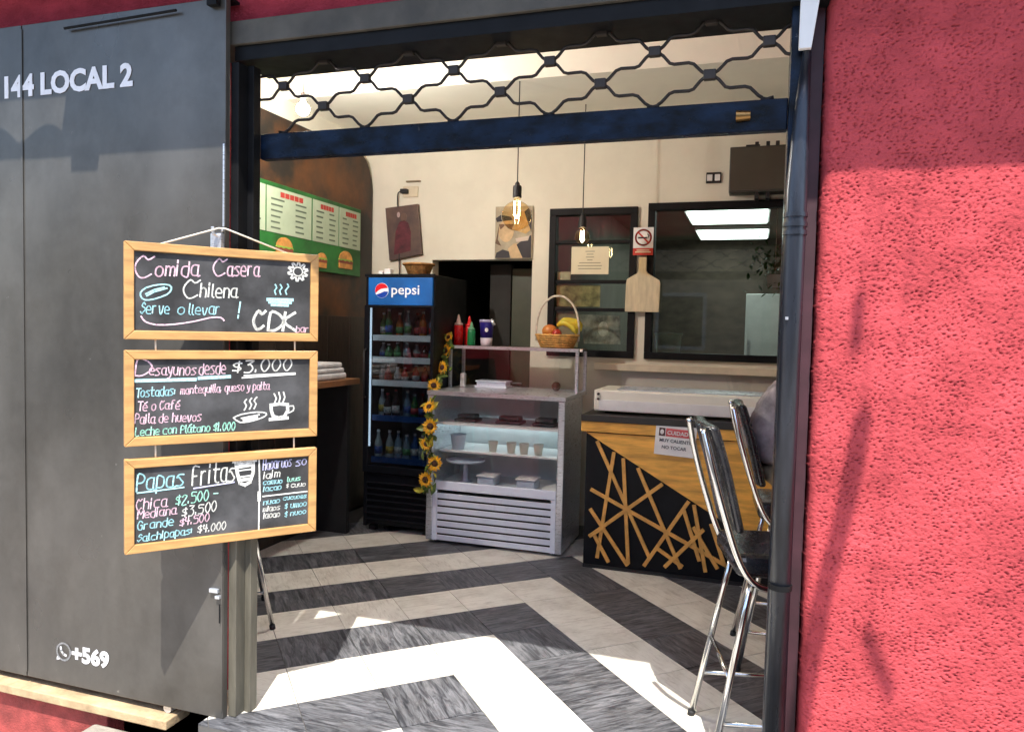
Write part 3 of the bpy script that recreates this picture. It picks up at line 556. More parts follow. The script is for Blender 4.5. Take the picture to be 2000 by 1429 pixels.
for z, h, cs, r, nm in rows:
    MB().box(fx0+.03, fx1-.03, fy0+.09, fy1-.05, z-.012, z).build('shelf', M('fridge_shelf_' + nm, (.35,.45,.6), .4), fr)
    MB().box(fx0+.03, fx1-.03, fy0+.07, fy0+.089, z-.02, z+.022).build('price_strip', mats['blue'] if nm in ('bottom','fourth') else m_white, fr)
    for j, c in enumerate(cs):
        bottle(-2.545 + j*.067, fy0+.14 + random.uniform(-.03,.03), z, h * random.uniform(.86,1.06), r, mats[c], m_white if c != 'cola' else mats['red'], '%s bottle on the %s fridge shelf, %s from its left end' % ({'pale':'pale','water':'clear blue','cola':'dark brown','lime':'lime green','blue':'deep blue'}.get(c,c), nm, ['first','second','third','fourth','fifth','sixth','seventh'][j]), 'bottles in the fridge')
bw = thing('bread_basket', 'brown wicker bowl on top of the drinks fridge', 'basket', (-2.32, 2.62, 1.815))
m_wick = M('wicker', (.40,.20,.06), .7, var=.4, scl=40, bump=.5, bsc=90)
MB().lathe([(.06,.0),(.075,.005),(.105,.075),(.115,.085),(.108,.088),(.095,.072),(.07,.015),(.02,.012)], (-2.32,2.62,1.816), 22).build('bowl', m_wick, bw, True)
MB().tube([(-2.32+.112*math.cos(q*.2856), 2.62+.112*math.sin(q*.2856), 1.902) for q in range(22)], .008, 6, True).build('rim', m_wick, bw, True)
for x, s, nm in ((-2.565,.035,'smaller'),(-2.51,.05,'larger')):
    tag(MB().box(x-s/2, x+s/2, 2.5, 2.55, 1.8155, 1.8155+s*.95).build('carton', m_white, bev=.004), 'small white carton on the fridge top, the %s one' % nm, 'box', 'cartons on the fridge')
# ================================================================== BACK WALL
WY = 3.098
# windows
def window(name, label, x0, x1, z0, z1, bars, fw=.05):
    t = thing(name, label, 'window', ((x0+x1)/2, 3.1, z0))
    for a in ((x0,x1,z0,z0+fw),(x0,x1,z1-fw,z1),(x0,x0+fw,z0+fw,z1-fw),(x1-fw,x1,z0+fw,z1-fw)): MB().box(a[0],a[1],3.07,3.16,a[2],a[3]).build('frame_rail', m_blk, t, bev=.003)
    zs = [z0+fw] + [b for b in bars] + [z1-fw]
    for b in bars: MB().box(x0+fw, x1-fw, 3.085, 3.145, b-.012, b+.012).build('glazing_bar', m_blk, t, bev=.002)
    for a, b in zip(zs, zs[1:]): MB().box(x0+fw, x1-fw, 3.112, 3.117, a+(.012 if a in bars else 0), b-(.012 if b in bars else 0)).build('pane', m_winglass, t)
    return t
window('kitchen_window', 'narrow black framed kitchen window with horizontal bars and taped papers', -1.475, -.825, 1.262, 2.35, [1.61, 1.815, 2.105])
window('kitchen_window', 'large black framed kitchen window showing ceiling lights', -.75, .95, 1.262, 2.37, [])
m_sheet = M('notice_paper', (.72,.66,.48), .7, var=.04); m_grey = M('grey_print', (.28,.28,.25), .5, var=.8, scl=9); m_ylp = M('yellowed_print', (.42,.36,.17), .6, var=.7, scl=8)
t = thing('notice_sheet', 'cream printed notice taped inside the narrow kitchen window', 'notice', (-1.17, 3.105, 1.87))
MB().box(-1.31, -1.03, 3.105, 3.108, 1.87, 2.072).build('paper', m_sheet, t); ln = MB()
for i, wd_ in enumerate((.07,.05,.06,.04,.16,.18,.17)): ln.box(-1.17-wd_/2, -1.17+wd_/2, 3.1035, 3.1045, 2.035-i*.021, 2.039-i*.021)
tag(ln.build('print_lines', m_ink, t), kind='stuff')
tag(MB().box(-1.43, -1.09, 3.13, 3.14, 1.632, 1.79).build('framed_print', m_ylp, bev=.002), 'faded yellow print behind the third pane of narrow kitchen window', 'picture')
t = thing('framed_print', 'black and white portrait print leaning in the bottom pane', 'picture', (-1.08, 3.13, 1.37))
MB().prism([(-1.20,1.36),(-.93,1.36),(-.94,1.57),(-1.25,1.575)], YP, 3.128, 3.138).build('print', m_grey, t); MB().prism(ell(-1.06,1.47,.04,.055,16), YP, 3.125, 3.1275).build('print_figure', M('print_pale', (.55,.53,.48), .6, var=.3, scl=30), t)
tag(MB().box(-1.42,-1.25,3.13,3.138,1.33,1.58).build('paper_sheet', M('tan_paper', (.45,.38,.26), .7), bev=.001), 'plain tan sheet beside the portrait print in the bottom pane', 'paper')
tag(MB().box(-1.42,-1.32,3.13,3.138,1.828,1.89).build('paper_sheet', m_sheet), 'small white card in the corner of the notice pane', 'paper')
# kitchen contents
c_ = thing('kitchen_cabinet', 'tall white refrigerator standing inside the kitchen', 'refrigerator', (.25, 6.5, 0))
MB().box(-.10, .60, 6.2, 6.8, .02, 1.90).build('cabinet', m_white, c_, bev=.01); MB().box(-.07,-.05,6.17,6.199,1.0,1.4).build('handle', m_steel, c_)
tag(MB().lathe([(.07,0),(.085,.005),(.10,.17),(.107,.175),(.107,.19),(.02,.192)], (-.62,3.45,1.262), 20).build('tub', M('pale_tub', (.5,.54,.45), .5), smooth=True), 'pale plastic tub on the ledge inside the large kitchen window', 'tub')
kb = thing('kitchen_bench', 'steel kitchen bench below the window inside the kitchen', 'bench', (0,3.5,0)); MB().box(-.74,1.5,3.24,3.85,1.20,1.25).build('bench_top', m_steel, kb); MB().box(-.72,1.5,3.26,3.8,0,1.199).build('bench_body', m_kit, kb)
pl = thing('potted_plant', 'leafy green plant hanging inside the large kitchen window', 'plant', (.12,3.9,1.8)); fol = MB()
for i in range(150):
    c = Vector((.14,4.1,2.02)) + Vector((random.gauss(0,.10), random.gauss(0,.07), random.gauss(0,.09))); m = Matrix.Rotation(random.uniform(0,6.28),3,'Z') @ Matrix.Rotation(random.uniform(-1,1),3,'X')
    fol.add([c + m @ Vector(p) for p in ((0,-.035,0),(.016,0,.004),(0,.035,0),(-.016,0,.004))], [(0,1,2,3)])
fol.build('foliage', M('leaf_green', (.06,.13,.03), .5, var=.4, scl=30), pl); MB().lathe([(.05,0),(.075,.1),(.07,.1),(.02,.02)], (.14,4.1,1.84), 14).build('pot', m_white, pl, True); MB().tube([(.14,4.1,2.64),(.14,4.1,1.95)], .003).build('hanger', m_cord, pl)
# no-smoking sign, cutting board
ns = thing('no_smoking_sign', 'small white and red no smoking sign on the post between the windows', 'sign', (-.775,3.05,2.0))
MB().box(-.846,-.704,3.045,3.052,2.050,2.196).build('sign_plate', m_white, ns, bev=.001); m_sred = M('sign_red_print', (.55,.035,.02), .5); MB().box(-.846,-.704,3.044,3.052,2.0,2.049).build('red_strip', m_sred, ns, bev=.001)
rg = ell(-.775,2.124,.054,.054,28); mb = MB().ribbon(rg+[rg[0]], .012, YP, 3.0435).ribbon([(-.813,2.162),(-.737,2.086)], .011, YP, 3.043); mb.build('prohibition_ring', m_sred, ns)
MB().box(-.812,-.748,3.0425,3.0445,2.117,2.128).build('cigarette', m_black, ns); MB().ribbon([(-.742,2.122),(-.735,2.135),(-.745,2.148)], .006, YP, 3.0425).build('smoke_mark', m_black, ns)
MB().box(-.83,-.72,3.0425,3.0435,2.018,2.026).box(-.82,-.73,3.0425,3.0435,2.031,2.039).build('print_lines', m_sheet, ns)
tag(MB().prism([(-.89,1.597),(-.648,1.597),(-.645,1.80),(-.652,1.822),(-.735,1.873),(-.745,1.89),(-.745,1.985),(-.80,1.985),(-.80,1.89),(-.81,1.873),(-.882,1.83),(-.887,1.80)], YP, 3.035, 3.055).build('cutting_board', M('pale_board_wood', (.60,.52,.36), .6, var=.12, scl=8, stretch=(6,1,1)), bev=.004), 'pale wooden cutting board hanging on the post between the windows', 'cutting board')
# sill rail under the windows
tag(MB().box(-1.10, 1.5, 3.03, 3.098, 1.172, 1.222).build('window_sill', M('sill_paint', (.70,.62,.47), .6), bev=.004), 'long cream sill rail below the kitchen windows', 'sill')
# television box
tv = thing('television', 'dark flat box with knobs mounted high on back wall at right', 'television', (.1,3.0,2.4))
MB().box(-.20,.42,2.93,3.07,2.40,2.70).build('housing', M('tv_shell', (.05,.048,.038), .45, var=.15), tv, bev=.006); MB().box(-.19,.41,2.922,2.9295,2.412,2.688).build('screen', M('tv_screen', (.07,.066,.05), .35, var=.1, scl=2), tv)
for x in (-.03,.04,.10): MB().box(x-.012,x+.012,2.96,3.0,2.7005,2.735).build('knob', m_black, tv, bev=.003)
MB().box(-.10,-.01,2.95,3.0,2.7005,2.715).build('cable_clip', m_black, tv, bev=.003)
for x in (-.02,.05): MB().box(x-.014,x+.014,2.95,3.08,2.36,2.3995).build('bracket', m_black, tv)
# switch, outlet
sw = thing('light_switch', 'black framed double light switch near the television', 'switch', (-.309,3.09,2.534)); MB().box(-.36,-.258,3.085,3.098,2.497,2.571).build('plate', m_black, sw, bev=.004)
for x in (-.335,-.283): MB().box(x-.018,x+.018,3.08,3.0845,2.512,2.556).build('rocker', m_white, sw, bev=.002)
ol = thing('wall_outlet', 'cream wall outlet with black plug and cord above dark picture', 'outlet', (-2.64,3.09,2.52)); MB().box(-2.69,-2.56,3.086,3.098,2.475,2.56).build('plate', M('outlet_plate', (.66,.58,.42), .5), ol, bev=.004)
MB().obox((-2.665,3.06,2.518),(.06,.04,.035)).build('plug', m_black, ol, bev=.006); MB().tube(smooth_path([(-2.695,3.06,2.518),(-2.72,3.06,2.50),(-2.725,3.065,2.43),(-2.72,3.068,2.36),(-2.70,3.06,2.0),(-2.69,3.05,1.80)]), .005, 6).build('cable', m_black, ol, True)
MB().box(-2.66,-2.54,3.075,3.098,2.592,2.602).build('hook_rail', M('rail_brown', (.2,.14,.07), .5), ol)
# pictures
m_fr = M('picture_edge', (.05,.035,.03), .5)
p1 = thing('dark_picture', 'dark purple canvas of a figure in red, hung crooked', 'picture', (-2.67,3.07,1.98))
MB().prism([(-2.787,1.975),(-2.504,2.026),(-2.547,2.416),(-2.83,2.391)], YP, 3.06, 3.085).build('canvas', M('plum_canvas', (.055,.035,.038), .6, col2=(.14,.085,.06), scl=5), p1, bev=.002)
MB().prism([(-2.745,2.02),(-2.60,2.05),(-2.60,2.20),(-2.625,2.27),(-2.66,2.29),(-2.70,2.28),(-2.735,2.2)], YP, 3.057, 3.0595).build('painted_dress', M('dark_red_paint', (.085,.012,.02), .6, var=.5, scl=14), p1); MB().prism(ell(-2.665,2.315,.028,.034,14), YP, 3.057, 3.0595).build('painted_face', M('dusky_paint', (.12,.07,.05), .6), p1); MB().prism(ell(-2.712,2.335,.013,.022,10), YP, 3.0572, 3.0597).build('painted_highlight', M('pale_dab', (.4,.3,.28), .6), p1)
p2 = thing('portrait_print', 'warm sepia print of two heads above the dark doorway', 'picture', (-1.755,3.08,1.985))
MB().box(-1.904,-1.609,3.078,3.088,1.986,2.378).build('canvas', M('sepia_ground', (.42,.36,.24), .6, var=.25, scl=8), p2, bev=.001)
m_skin1 = M('sepia_light', (.60,.42,.22), .6, var=.2, scl=12); m_skin2 = M('sepia_gold', (.50,.31,.10), .6, var=.25, scl=12); m_dk = M('sepia_dark', (.02,.015,.018), .6)
def pp(poly, mat, d, nm): MB().prism(poly, YP, 3.0775-d-.0012, 3.0775-d).build(nm, mat, p2)
pp([(-1.62,2.31),(-1.66,2.345),(-1.74,2.33),(-1.75,2.2),(-1.66,2.17),(-1.62,2.2)], m_skin2, 0, 'print_shape'); pp([(-1.615,2.18),(-1.615,2.34),(-1.64,2.36),(-1.675,2.335),(-1.655,2.28)], m_dk, .0014, 'print_shape')
pp(ell(-1.815,2.195,.062,.085,18), m_skin1, .0014, 'print_shape'); pp([(-1.9,2.29),(-1.86,2.315),(-1.78,2.30),(-1.765,2.275),(-1.89,2.262)], m_dk, .0028, 'print_shape')
pp([(-1.875,2.245),(-1.755,2.245),(-1.77,2.205),(-1.80,2.212),(-1.825,2.235),(-1.86,2.205)], M('sepia_brown', (.16,.08,.03), .6), .0028, 'print_shape'); pp([(-1.9,2.1),(-1.87,2.25),(-1.88,2.13),(-1.85,2.08)], M('sepia_brown2', (.14,.08,.04), .6), .0028, 'print_shape')
pp([(-1.90,1.99),(-1.78,1.99),(-1.79,2.04),(-1.84,2.055),(-1.89,2.03)], m_dk, .0014, 'print_shape'); pp([(-1.77,1.99),(-1.66,1.99),(-1.68,2.09),(-1.75,2.1),(-1.80,2.06)], m_skin1, .0004, 'print_shape'); pp([(-1.615,1.99),(-1.68,1.99),(-1.73,2.09),(-1.66,2.14),(-1.615,2.16)], m_dk, .0014, 'print_shape'); pp([(-1.74,2.135),(-1.63,2.155),(-1.64,2.12),(-1.73,2.11)], M('sepia_collar', (.62,.52,.42), .6), .0028, 'print_shape')

# ================================================================== PENDANT LAMPS AND SPOT
m_fil = M('filament', (1,.7,.3), .5, emis=(1,.78,.48), estr=60); m_fil2 = M('filament_dim', (1,.7,.3), .5, emis=(1,.80,.52), estr=40)
def pendant(label, x, y, ztop, zs, rb, fm):
    t = thing('pendant_lamp', label, 'lamp', (x, y, zs), group='pendant lamps'); k = rb / .1
    MB().tube([(x,y,ztop),(x,y,zs+.05)], .0035, 6).build('cord', m_black, t)
    MB().lathe([(.004,.10),(.014,.088),(.016,.075),(.025,.072),(.027,.06),(.027,0),(.02,-.002)], (x,y,zs-.0), 18).build('socket', m_black, t, auto=True)
    pr = [(.018,0),(.02,-.02*k)] + [(rb*math.sin(R_(a)), -.02*k - rb*(1-math.cos(R_(a)))*.95 ) for a in range(20,180,16)] + [(.004, -.02*k - rb*1.9)]
    MB().lathe(pr, (x,y,zs), 22).build('bulb', m_bulbg, t, True)
    fl = MB().tube([(x-.010*k-.004,y,zs-.02),(x-.012*k-.003,y,zs-.055-.055*k),(x,y,zs-.065-.06*k),(x+.012*k+.003,y,zs-.055-.055*k),(x+.010*k+.004,y,zs-.02)], .0035, 6); fl.build('filament', fm, t, True)
pendant('larger clear globe pendant lamp hanging over the display case', -1.406, 2.06, 2.95, 2.252, .095, m_fil)
pendant('smaller clear pendant lamp hanging before the narrow kitchen window', -1.117, 2.6, 2.95, 2.14, .052, m_fil2)
sb = thing('hanging_bulb', 'bright white bare bulb on a cord near the left wall', 'lamp', (-2.33, 1.175, 2.595)); MB().ball((-2.33,1.175,2.595), .034, 12).build('bulb', M('lit_bulb', (1,1,1), .5, emis=(1,.965,.90), estr=760), sb, True); MB().tube([(-2.33,1.175,2.63),(-2.33,1.175,2.68)], .014, 10).build('lamp_holder', m_white, sb, True); MB().tube([(-2.33,1.175,2.68),(-2.33,1.175,3.40)], .0025, 6).build('cord', m_white, sb)

# ================================================================== DISPLAY CASE
dc = thing('display_case', 'white refrigerated glass display case with louvred front', 'display case', (-1.6, 2.5, 0))
X0, X1, F, B = -2.07, -1.12, 2.265, 2.77
m_case = M('case_interior', (.62,.68,.70), .45, var=.08); m_brown = M('brown_glass_top', (.10,.065,.05), .25, var=.2)
MB().box(X0, X0+.045, F, B, .02, 1.0).build('side_panel', m_steel, dc, bev=.006); MB().box(X1-.045, X1, F, B, .02, 1.0).build('side_panel', m_steel, dc, bev=.006)
MB().box(X0+.046, X1-.046, F+.03, F+.04, .04, .33).build('vent_backing', m_black, dc)
for i in range(7): MB().obox(((X0+X1)/2, F+.012, .04 + i*.0475), (X1-X0-.15, .008, .035), Matrix.Rotation(R_(7),3,'X')).build('louvre_slat', m_enam, dc, bev=.0015)
MB().box(X0+.046, X0+.078, F+.004, F+.02, .02, .365).build('louvre_stile', m_enam, dc, bev=.002); MB().box(X1-.078, X1-.046, F+.004, F+.02, .02, .365).build('louvre_stile', m_enam, dc, bev=.002)
MB().box(X0+.046, X1-.046, F+.002, F+.03, .366, .425).build('front_rail', m_enam, dc, bev=.004)
MB().box(X0+.046, X1-.046, F+.03, B-.02, .36, .395).build('well_floor', m_case, dc); MB().box(X0+.046, X1-.046, B-.02, B, .02, 1.0).build('back_panel', m_case, dc)
MB().box(X0+.05, X1-.05, F+.008, F+.014, .426, .998).build('front_pane', m_glass, dc)
MB().box(X0+.05, X1-.05, F+.10, B-.03, .610, .622).build('shelf', m_white, dc); MB().box(X0+.05, X1-.05, F+.05, B-.03, .800, .814).build('shelf', m_white, dc)
MB().box(X0+.06, X1-.06, B-.06, B-.045, .785, .797).build('shelf_fill_strip', M('case_fill_glow', (.9,1,.95), .5, emis=(.80,.97,1), estr=3.0), dc)  # added glowing strip, there to brighten the inside of the case
MB().box(X0, X1, F, B+.12, 1.001, 1.03).build('worktop', m_steel, dc, bev=.004); MB().box(X0-.002, X1+.002, F-.006, F-.001, 1.003, 1.03).build('worktop_edge', m_steel, dc)
RY = 2.62
for x in (X0+.012, X1-.012):
    for y in (RY, B+.10): MB().box(x-.011, x+.011, y-.011, y+.011, 1.031, 1.309).build('riser_post', m_steel, dc, bev=.002)
MB().box(X0+.024, X1-.024, RY-.003, RY+.003, 1.035, 1.306).build('riser_pane', m_glass, dc); MB().box(X1-.015, X1-.010, RY+.012, B+.085, 1.035, 1.306).build('riser_pane', m_glass, dc)
MB().box(X0, X1, RY-.02, B+.12, 1.31, 1.328).build('top_shelf', m_brown, dc, bev=.003); MB().box(X0-.002, X1+.002, RY-.028, RY-.0205, 1.308, 1.33).build('top_shelf_edge', m_steel, dc)
MB().tube([(X1+.01,RY-.02,1.32),(X1+.03,RY-.02,1.32)], .012).build('corner_knob', m_chrome, dc, auto=True)
for x in (X0+.06, X1-.06):
    for y in (F+.06, B-.06): MB().lathe([(.02,0),(.02,.02)], (x,y,0), 10).build('foot', m_black, dc)
# goods in the case
m_cup = M('paper_cup', (.72,.70,.60), .6, var=.06); m_tub = M('blue_white_tub', (.50,.58,.68), .5, var=.1)
for i, x in enumerate((-1.655, -1.525, -1.435, -1.335)):
    tag(MB().lathe([(.024,0),(.034,.07),(.036,.072),(.03,.068),(.02,.01)], (x, 2.43, .6225), 16).build('dessert_cup', m_cup, smooth=True), 'small cream dessert cup on the case shelf, %s from left' % ['first','second','third','fourth'][i], 'cup', 'dessert cups in the display case')
tag(MB().lathe([(.04,0),(.055,.10),(.058,.105),(.05,.1),(.03,.01)], (-1.905, 2.42, .6225), 18).build('paper_cup_stack', m_tub, smooth=True), 'pale blue cup at the left end of the case shelf', 'cup')
for x, wd_, lab in ((-1.68,.12,'left'),(-1.40,.13,'right')):
    o = thing('food_tub', 'white food tub on the floor of the display case, %s one' % lab, 'tub', (x,2.42,.396), group='food tubs in the display case'); MB().box(x-wd_/2, x+wd_/2, 2.36, 2.49, .396, .455).build('body', m_tub, o, bev=.012, seg=3); MB().box(x-wd_/2-.006, x+wd_/2+.006, 2.354, 2.496, .456, .468).build('lid', m_white, o, bev=.004)
o = thing('cake_stand', 'pale cake stand in the left of the display case', 'stand', (-1.86,2.45,.396)); MB().lathe([(.05,0),(.02,.02),(.015,.13),(.03,.135)], (-1.86,2.45,.396), 16).build('stem', m_tub, o, True); MB().lathe([(.02,0),(.13,.006),(.135,.02),(.12,.02)], (-1.86,2.45,.532), 24).build('plate', m_tub, o, True)
for x, y, rx, lab in ((-1.85,2.46,.08,'dark tray of sweets in the upper left of the case'),(-1.55,2.48,.09,'metal tray in the upper middle of the case'),(-1.30,2.48,.08,'grey tray in the upper right of the case')):
    tag(MB().box(x-rx,x+rx,y-.07,y+.07,.8145,.835).box(x-rx*.8,x+rx*.8,y-.05,y+.05,.8355,.865).build('tray', M('tray_grey', (.10,.10,.10), .4, var=.4, scl=30), bev=.008), lab, 'tray')
tag(MB().box(-1.90,-1.66,2.70,2.84,1.0305,1.045).box(-1.89,-1.67,2.71,2.83,1.0455,1.07).box(-1.90,-1.66,2.70,2.84,1.0705,1.08).build('napkin_box', m_enam, bev=.004), 'flat white box on the worktop behind the riser glass', 'box')
tag(MB().ball((-1.30,2.72,1.0625), .032, 10).build('round_bun', M('dark_bun', (.10,.04,.02), .5), smooth=True), 'small dark round item behind the riser glass', 'food')
tag(MB().box(-2.0,-1.965,2.66,2.70,1.0305,1.13).build('salt_shaker', m_white, bev=.006), 'small white shaker behind riser glass beside the garland', 'shaker')
# things on the top shelf
TZ = 1.3285
def squeeze(x, y, h, r, mat, tip, lab):
    o = MB().lathe([(r*.9,0),(r,.008),(r,h*.60),(r*.85,h*.68),(r*.7,h*.70)], (x,y,TZ), 18).build('squeeze_bottle', mat, smooth=True); MB().lathe([(r*.88,0),(r*.88,.012),(r*.5,.02),(r*.18,h*.34),(r*.08,h*.36)], (x,y,TZ+h*.68), 14).build('nozzle', tip, o, True); tag(o, lab, 'bottle', 'sauce bottles')
m_ket = M('ketchup_red', (.62,.012,.015), .3, var=.1); m_grn = M('sauce_green', (.01,.19,.06), .3, var=.1)
squeeze(-2.055, 2.75, .215, .036, m_ket, M('nozzle_white', (.75,.6,.58), .4), 'red squeeze bottle with white tip on the case top'); squeeze(-1.99, 2.80, .205, .036, m_ket, m_ket, 'red squeeze bottle with red tip on the case top'); squeeze(-1.945, 2.73, .165, .030, m_grn, M('nozzle_green', (.10,.30,.16), .4), 'green squeeze bottle on the case top')
o = thing('drink_can', 'purple and blue tall cup with white base on the case top', 'cup', (-1.84,2.76,TZ)); MB().lathe([(.036,0),(.041,.005),(.044,.058)], (-1.84,2.76,TZ), 20).build('base_band', M('cup_white', (.62,.55,.62), .4), o, True); MB().lathe([(.044,.0585),(.050,.165),(.052,.17)], (-1.84,2.76,TZ), 20).build('cup_body', M('cup_violet', (.045,.015,.20), .35, col2=(.02,.03,.30), scl=14), o, True); MB().lathe([(.053,.1705),(.053,.188),(.04,.188)], (-1.84,2.76,TZ), 20).build('cup_rim', M('cup_rim', (.45,.42,.62), .4), o, True); MB().prism(ell(-1.822,TZ+.115,.013,.015,12), YP, 2.706, 2.712).build('cup_emblem', m_white, o); MB().tube([(-1.80,2.74,TZ+.19),(-1.775,2.74,TZ+.15)], .012, 8).build('spoon', m_steel, o, True)
# fruit basket
fb = thing('fruit_basket', 'woven basket with tall arched handle on the case top', 'basket', (-1.31,2.75,TZ)); bx_, by_ = -1.31, 2.75
m_straw = M('straw_weave', (.62,.34,.09), .65, var=.35, scl=35, bump=.6, bsc=120)
for i in range(6): rr = .118 + .007 * i; MB().tube([(bx_+rr*math.cos(q*R_(15)), by_+rr*.62*math.sin(q*R_(15)), TZ+.012+i*.0155) for q in range(24)], .0088, 6, True).build('weave_ring', m_straw, fb, True)
MB().lathe([(.115,0),(.117,.01),(.02,.01)], (bx_,by_,TZ), 24, Matrix.Diagonal((1,.62,1))).build('basket_base', m_straw, fb)
MB().tube(smooth_path([(bx_-.152,by_,TZ+.05),(bx_-.15,by_,TZ+.18),(bx_-.115,by_,TZ+.29),(bx_-.05,by_,TZ+.352),(bx_,by_,TZ+.362),(bx_+.05,by_,TZ+.352),(bx_+.115,by_,TZ+.29),(bx_+.15,by_,TZ+.18),(bx_+.152,by_,TZ+.05)]), .0075, 8).build('handle', M('pale_cane', (.62,.56,.46), .6, var=.2, scl=40), fb, True)
tag(MB().ball((-1.36,2.73,TZ+.118), .05, 12, 1.1, 1, .92).build('mango', M('mango_skin', (.60,.13,.03), .4, col2=(.55,.26,.04), scl=12), smooth=True), 'orange red mango lying in the fruit basket', 'fruit')
tag(MB().ball((-1.30,2.70,TZ+.098), .034, 12).build('tomato', M('tomato_skin', (.45,.03,.02), .3), smooth=True), 'small dark red tomato in the front of the fruit basket', 'fruit')
bn = thing('banana_bunch', 'yellow banana bunch lying in the fruit basket', 'fruit', (-1.23,2.75,TZ+.1)); m_ban = M('banana_skin', (.72,.48,.03), .45, var=.2, scl=20, col2=(.60,.55,.06))
for i in range(4):
    a = -.4 + i*.28; MB().tube(smooth_path([(-1.31+.01*i,2.74+.012*i,TZ+.155+.008*i),(-1.26,2.72+.02*i,TZ+.178+.006*i),(-1.20+.01*i,2.72+.02*i,TZ+.150+.01*i),(-1.168+.006*i,2.73+.02*i,TZ+.10+.008*i)]), [.007]+[.014]*2+[.020]*10+[.013,.009,.006], 8).build('banana', m_ban, bn, True)

# ================================================================== SUNFLOWER GARLAND
ga = thing('sunflower_garland', 'artificial sunflower and leaf garland down the left corner of the case', 'garland', (-2.04, 2.2, .36))
m_pet = M('sunflower_petal', (.80,.42,.015), .55, var=.25, scl=40); m_ctr = M('sunflower_center', (.055,.018,.008), .8, var=.5, scl=200); m_leaf = M('garland_leaf', (.10,.16,.025), .5, var=.6, scl=25); m_leafy = M('yellow_leaf', (.45,.40,.05), .55, var=.4, scl=25)
path = [(-2.06,2.60,1.40),(-2.075,2.57,1.29),(-2.06,2.52,1.17),(-2.05,2.38,1.06),(-2.03,2.25,.93),(-2.02,2.235,.80),(-2.045,2.235,.68),(-2.0,2.235,.55),(-2.045,2.235,.43),(-2.045,2.24,.34)]
MB().tube(smooth_path(path), .004, 6).build('vine', m_leaf, ga, True)
def petalring(c, r, m, mb):
    for ring, (n, rr, tz) in enumerate(((15, r, .10), (12, r*.82, .35))):
        for i in range(n):
            q = 2*math.pi*(i + ring*.5)/n + random.uniform(-.08,.08); L_ = rr*random.uniform(.9,1.08); wd_ = r*.17
            R2 = m @ Matrix.Rotation(q, 3, 'Z'); mb.add([Vector(c) + R2 @ Vector(p) for p in ((r*.3,0,.004),(L_*.68,-wd_,.006+tz*r*.3),(L_,0,.004+tz*r*.2),(L_*.68,wd_,.006+tz*r*.3),(L_*.66,0,.001+tz*r*.3))], [(0,1,4),(1,2,4),(2,3,4),(3,0,4)])
for (x,y,z), r, yaw, pit in (((-2.075,2.555,1.292),.052,5,0),((-2.05,2.46,1.175),.050,-18,10),((-2.06,2.34,1.06),.050,12,-10),((-2.035,2.215,.925),.048,-10,35),((-2.055,2.57,1.385),.036,-10,20),((-2.02,2.205,.798),.058,8,0),((-2.055,2.21,.675),.046,60,25),((-1.985,2.21,.552),.056,10,5),((-2.05,2.21,.437),.056,-4,0)):
    m = Matrix.Rotation(R_(yaw),3,'Z') @ Matrix.Rotation(R_(90-pit),3,'X'); mb = MB(); petalring((x,y,z), r, m, mb); fl = mb.build('sunflower', m_pet, ga)
    MB().lathe([(r*.38,-.004),(r*.40,.006),(r*.30,.012),(.001,.010)], (x,y,z), 16, m).build('flower_center', m_ctr, fl, True)
for i in range(110):
    k_ = random.random() * (len(path)-1.01); a = Vector(path[int(k_)]); b_ = Vector(path[int(k_)+1]); c = a.lerp(b_, k_ - int(k_)) + Vector((random.gauss(0,.024), random.uniform(-.03,0), random.gauss(0,.02)))
    m = Matrix.Rotation(random.uniform(0,6.28),3,'Z') @ Matrix.Rotation(random.uniform(.6,1.9),3,'X') @ Matrix.Rotation(random.uniform(0,6.28),3,'Z'); L_ = random.uniform(.03,.055)
    MB().add([c + m @ Vector(p) for p in ((0,-L_,0),(L_*.42,-L_*.25,.004),(L_*.30,L_*.4,.004),(0,L_,-.004),(-L_*.30,L_*.4,.004),(-L_*.42,-L_*.25,.004),(0,0,-.003))], [(0,1,6),(1,2,6),(2,3,6),(3,4,6),(4,5,6),(5,0,6)]).build('leaf', m_leafy if random.random() < .4 else m_leaf, ga)

# ================================================================== COUNTER
ct = thing('bar_counter', 'wooden bar counter with black triangle front and crossed battens', 'counter', (-.2, 2.4, 0))
CX0, CX1, CY = -.955, 1.2, 2.15
MB().box(CX0, CX1, CY+.012, 2.75, 0, .90).build('counter_body', m_cblk, ct)
dz = lambda x: .826 + (x + .95) * -.571
MB().prism([(CX0,.834),(.16,dz(.16)+.008),(CX1,dz(.16)+.008-.35),(CX1,.838)], YP, CY, CY+.0115).build('wood_front', m_oak, ct, bev=.0015)
MB().box(CX0-.03, CX1, CY-.012, CY+.0115, .842, .904).build('wood_fascia', m_oak, ct, bev=.002)
MB().box(CX0-.03, CX1, CY-.02, 2.78, .9045, .945).build('counter_top', M('dark_counter_top', (.018,.015,.014), .35), ct, bev=.004)
def px2(x, y):   # photo grid of the front panel -> X, Z on the counter face
    return (-.915 + (x - 1150) * (.762/250.), (1108 - y) * .00325 + (x - 1150) * .0004)
bat = [((1159,847),(1271,1092)),((1194,863),(1166,1090)),((1213,880),(1229,1102)),((1242,902),(1331,1112)),((1291,937),(1149,1048)),((1149,958),(1425,1112)),((1149,995),(1228,1105)),((1342,983),(1260,1106)),((1332,1000),(1366,1098)),((1352,986),(1378,1118)),((1156,1040),(1190,1098)),((1149,1048),(1180,1030)),((1281,1070),(1335,1108)),((1352,1035),(1400,1112)),((1300,1108),(1372,1040)),((1385,1030),(1412,1105))]
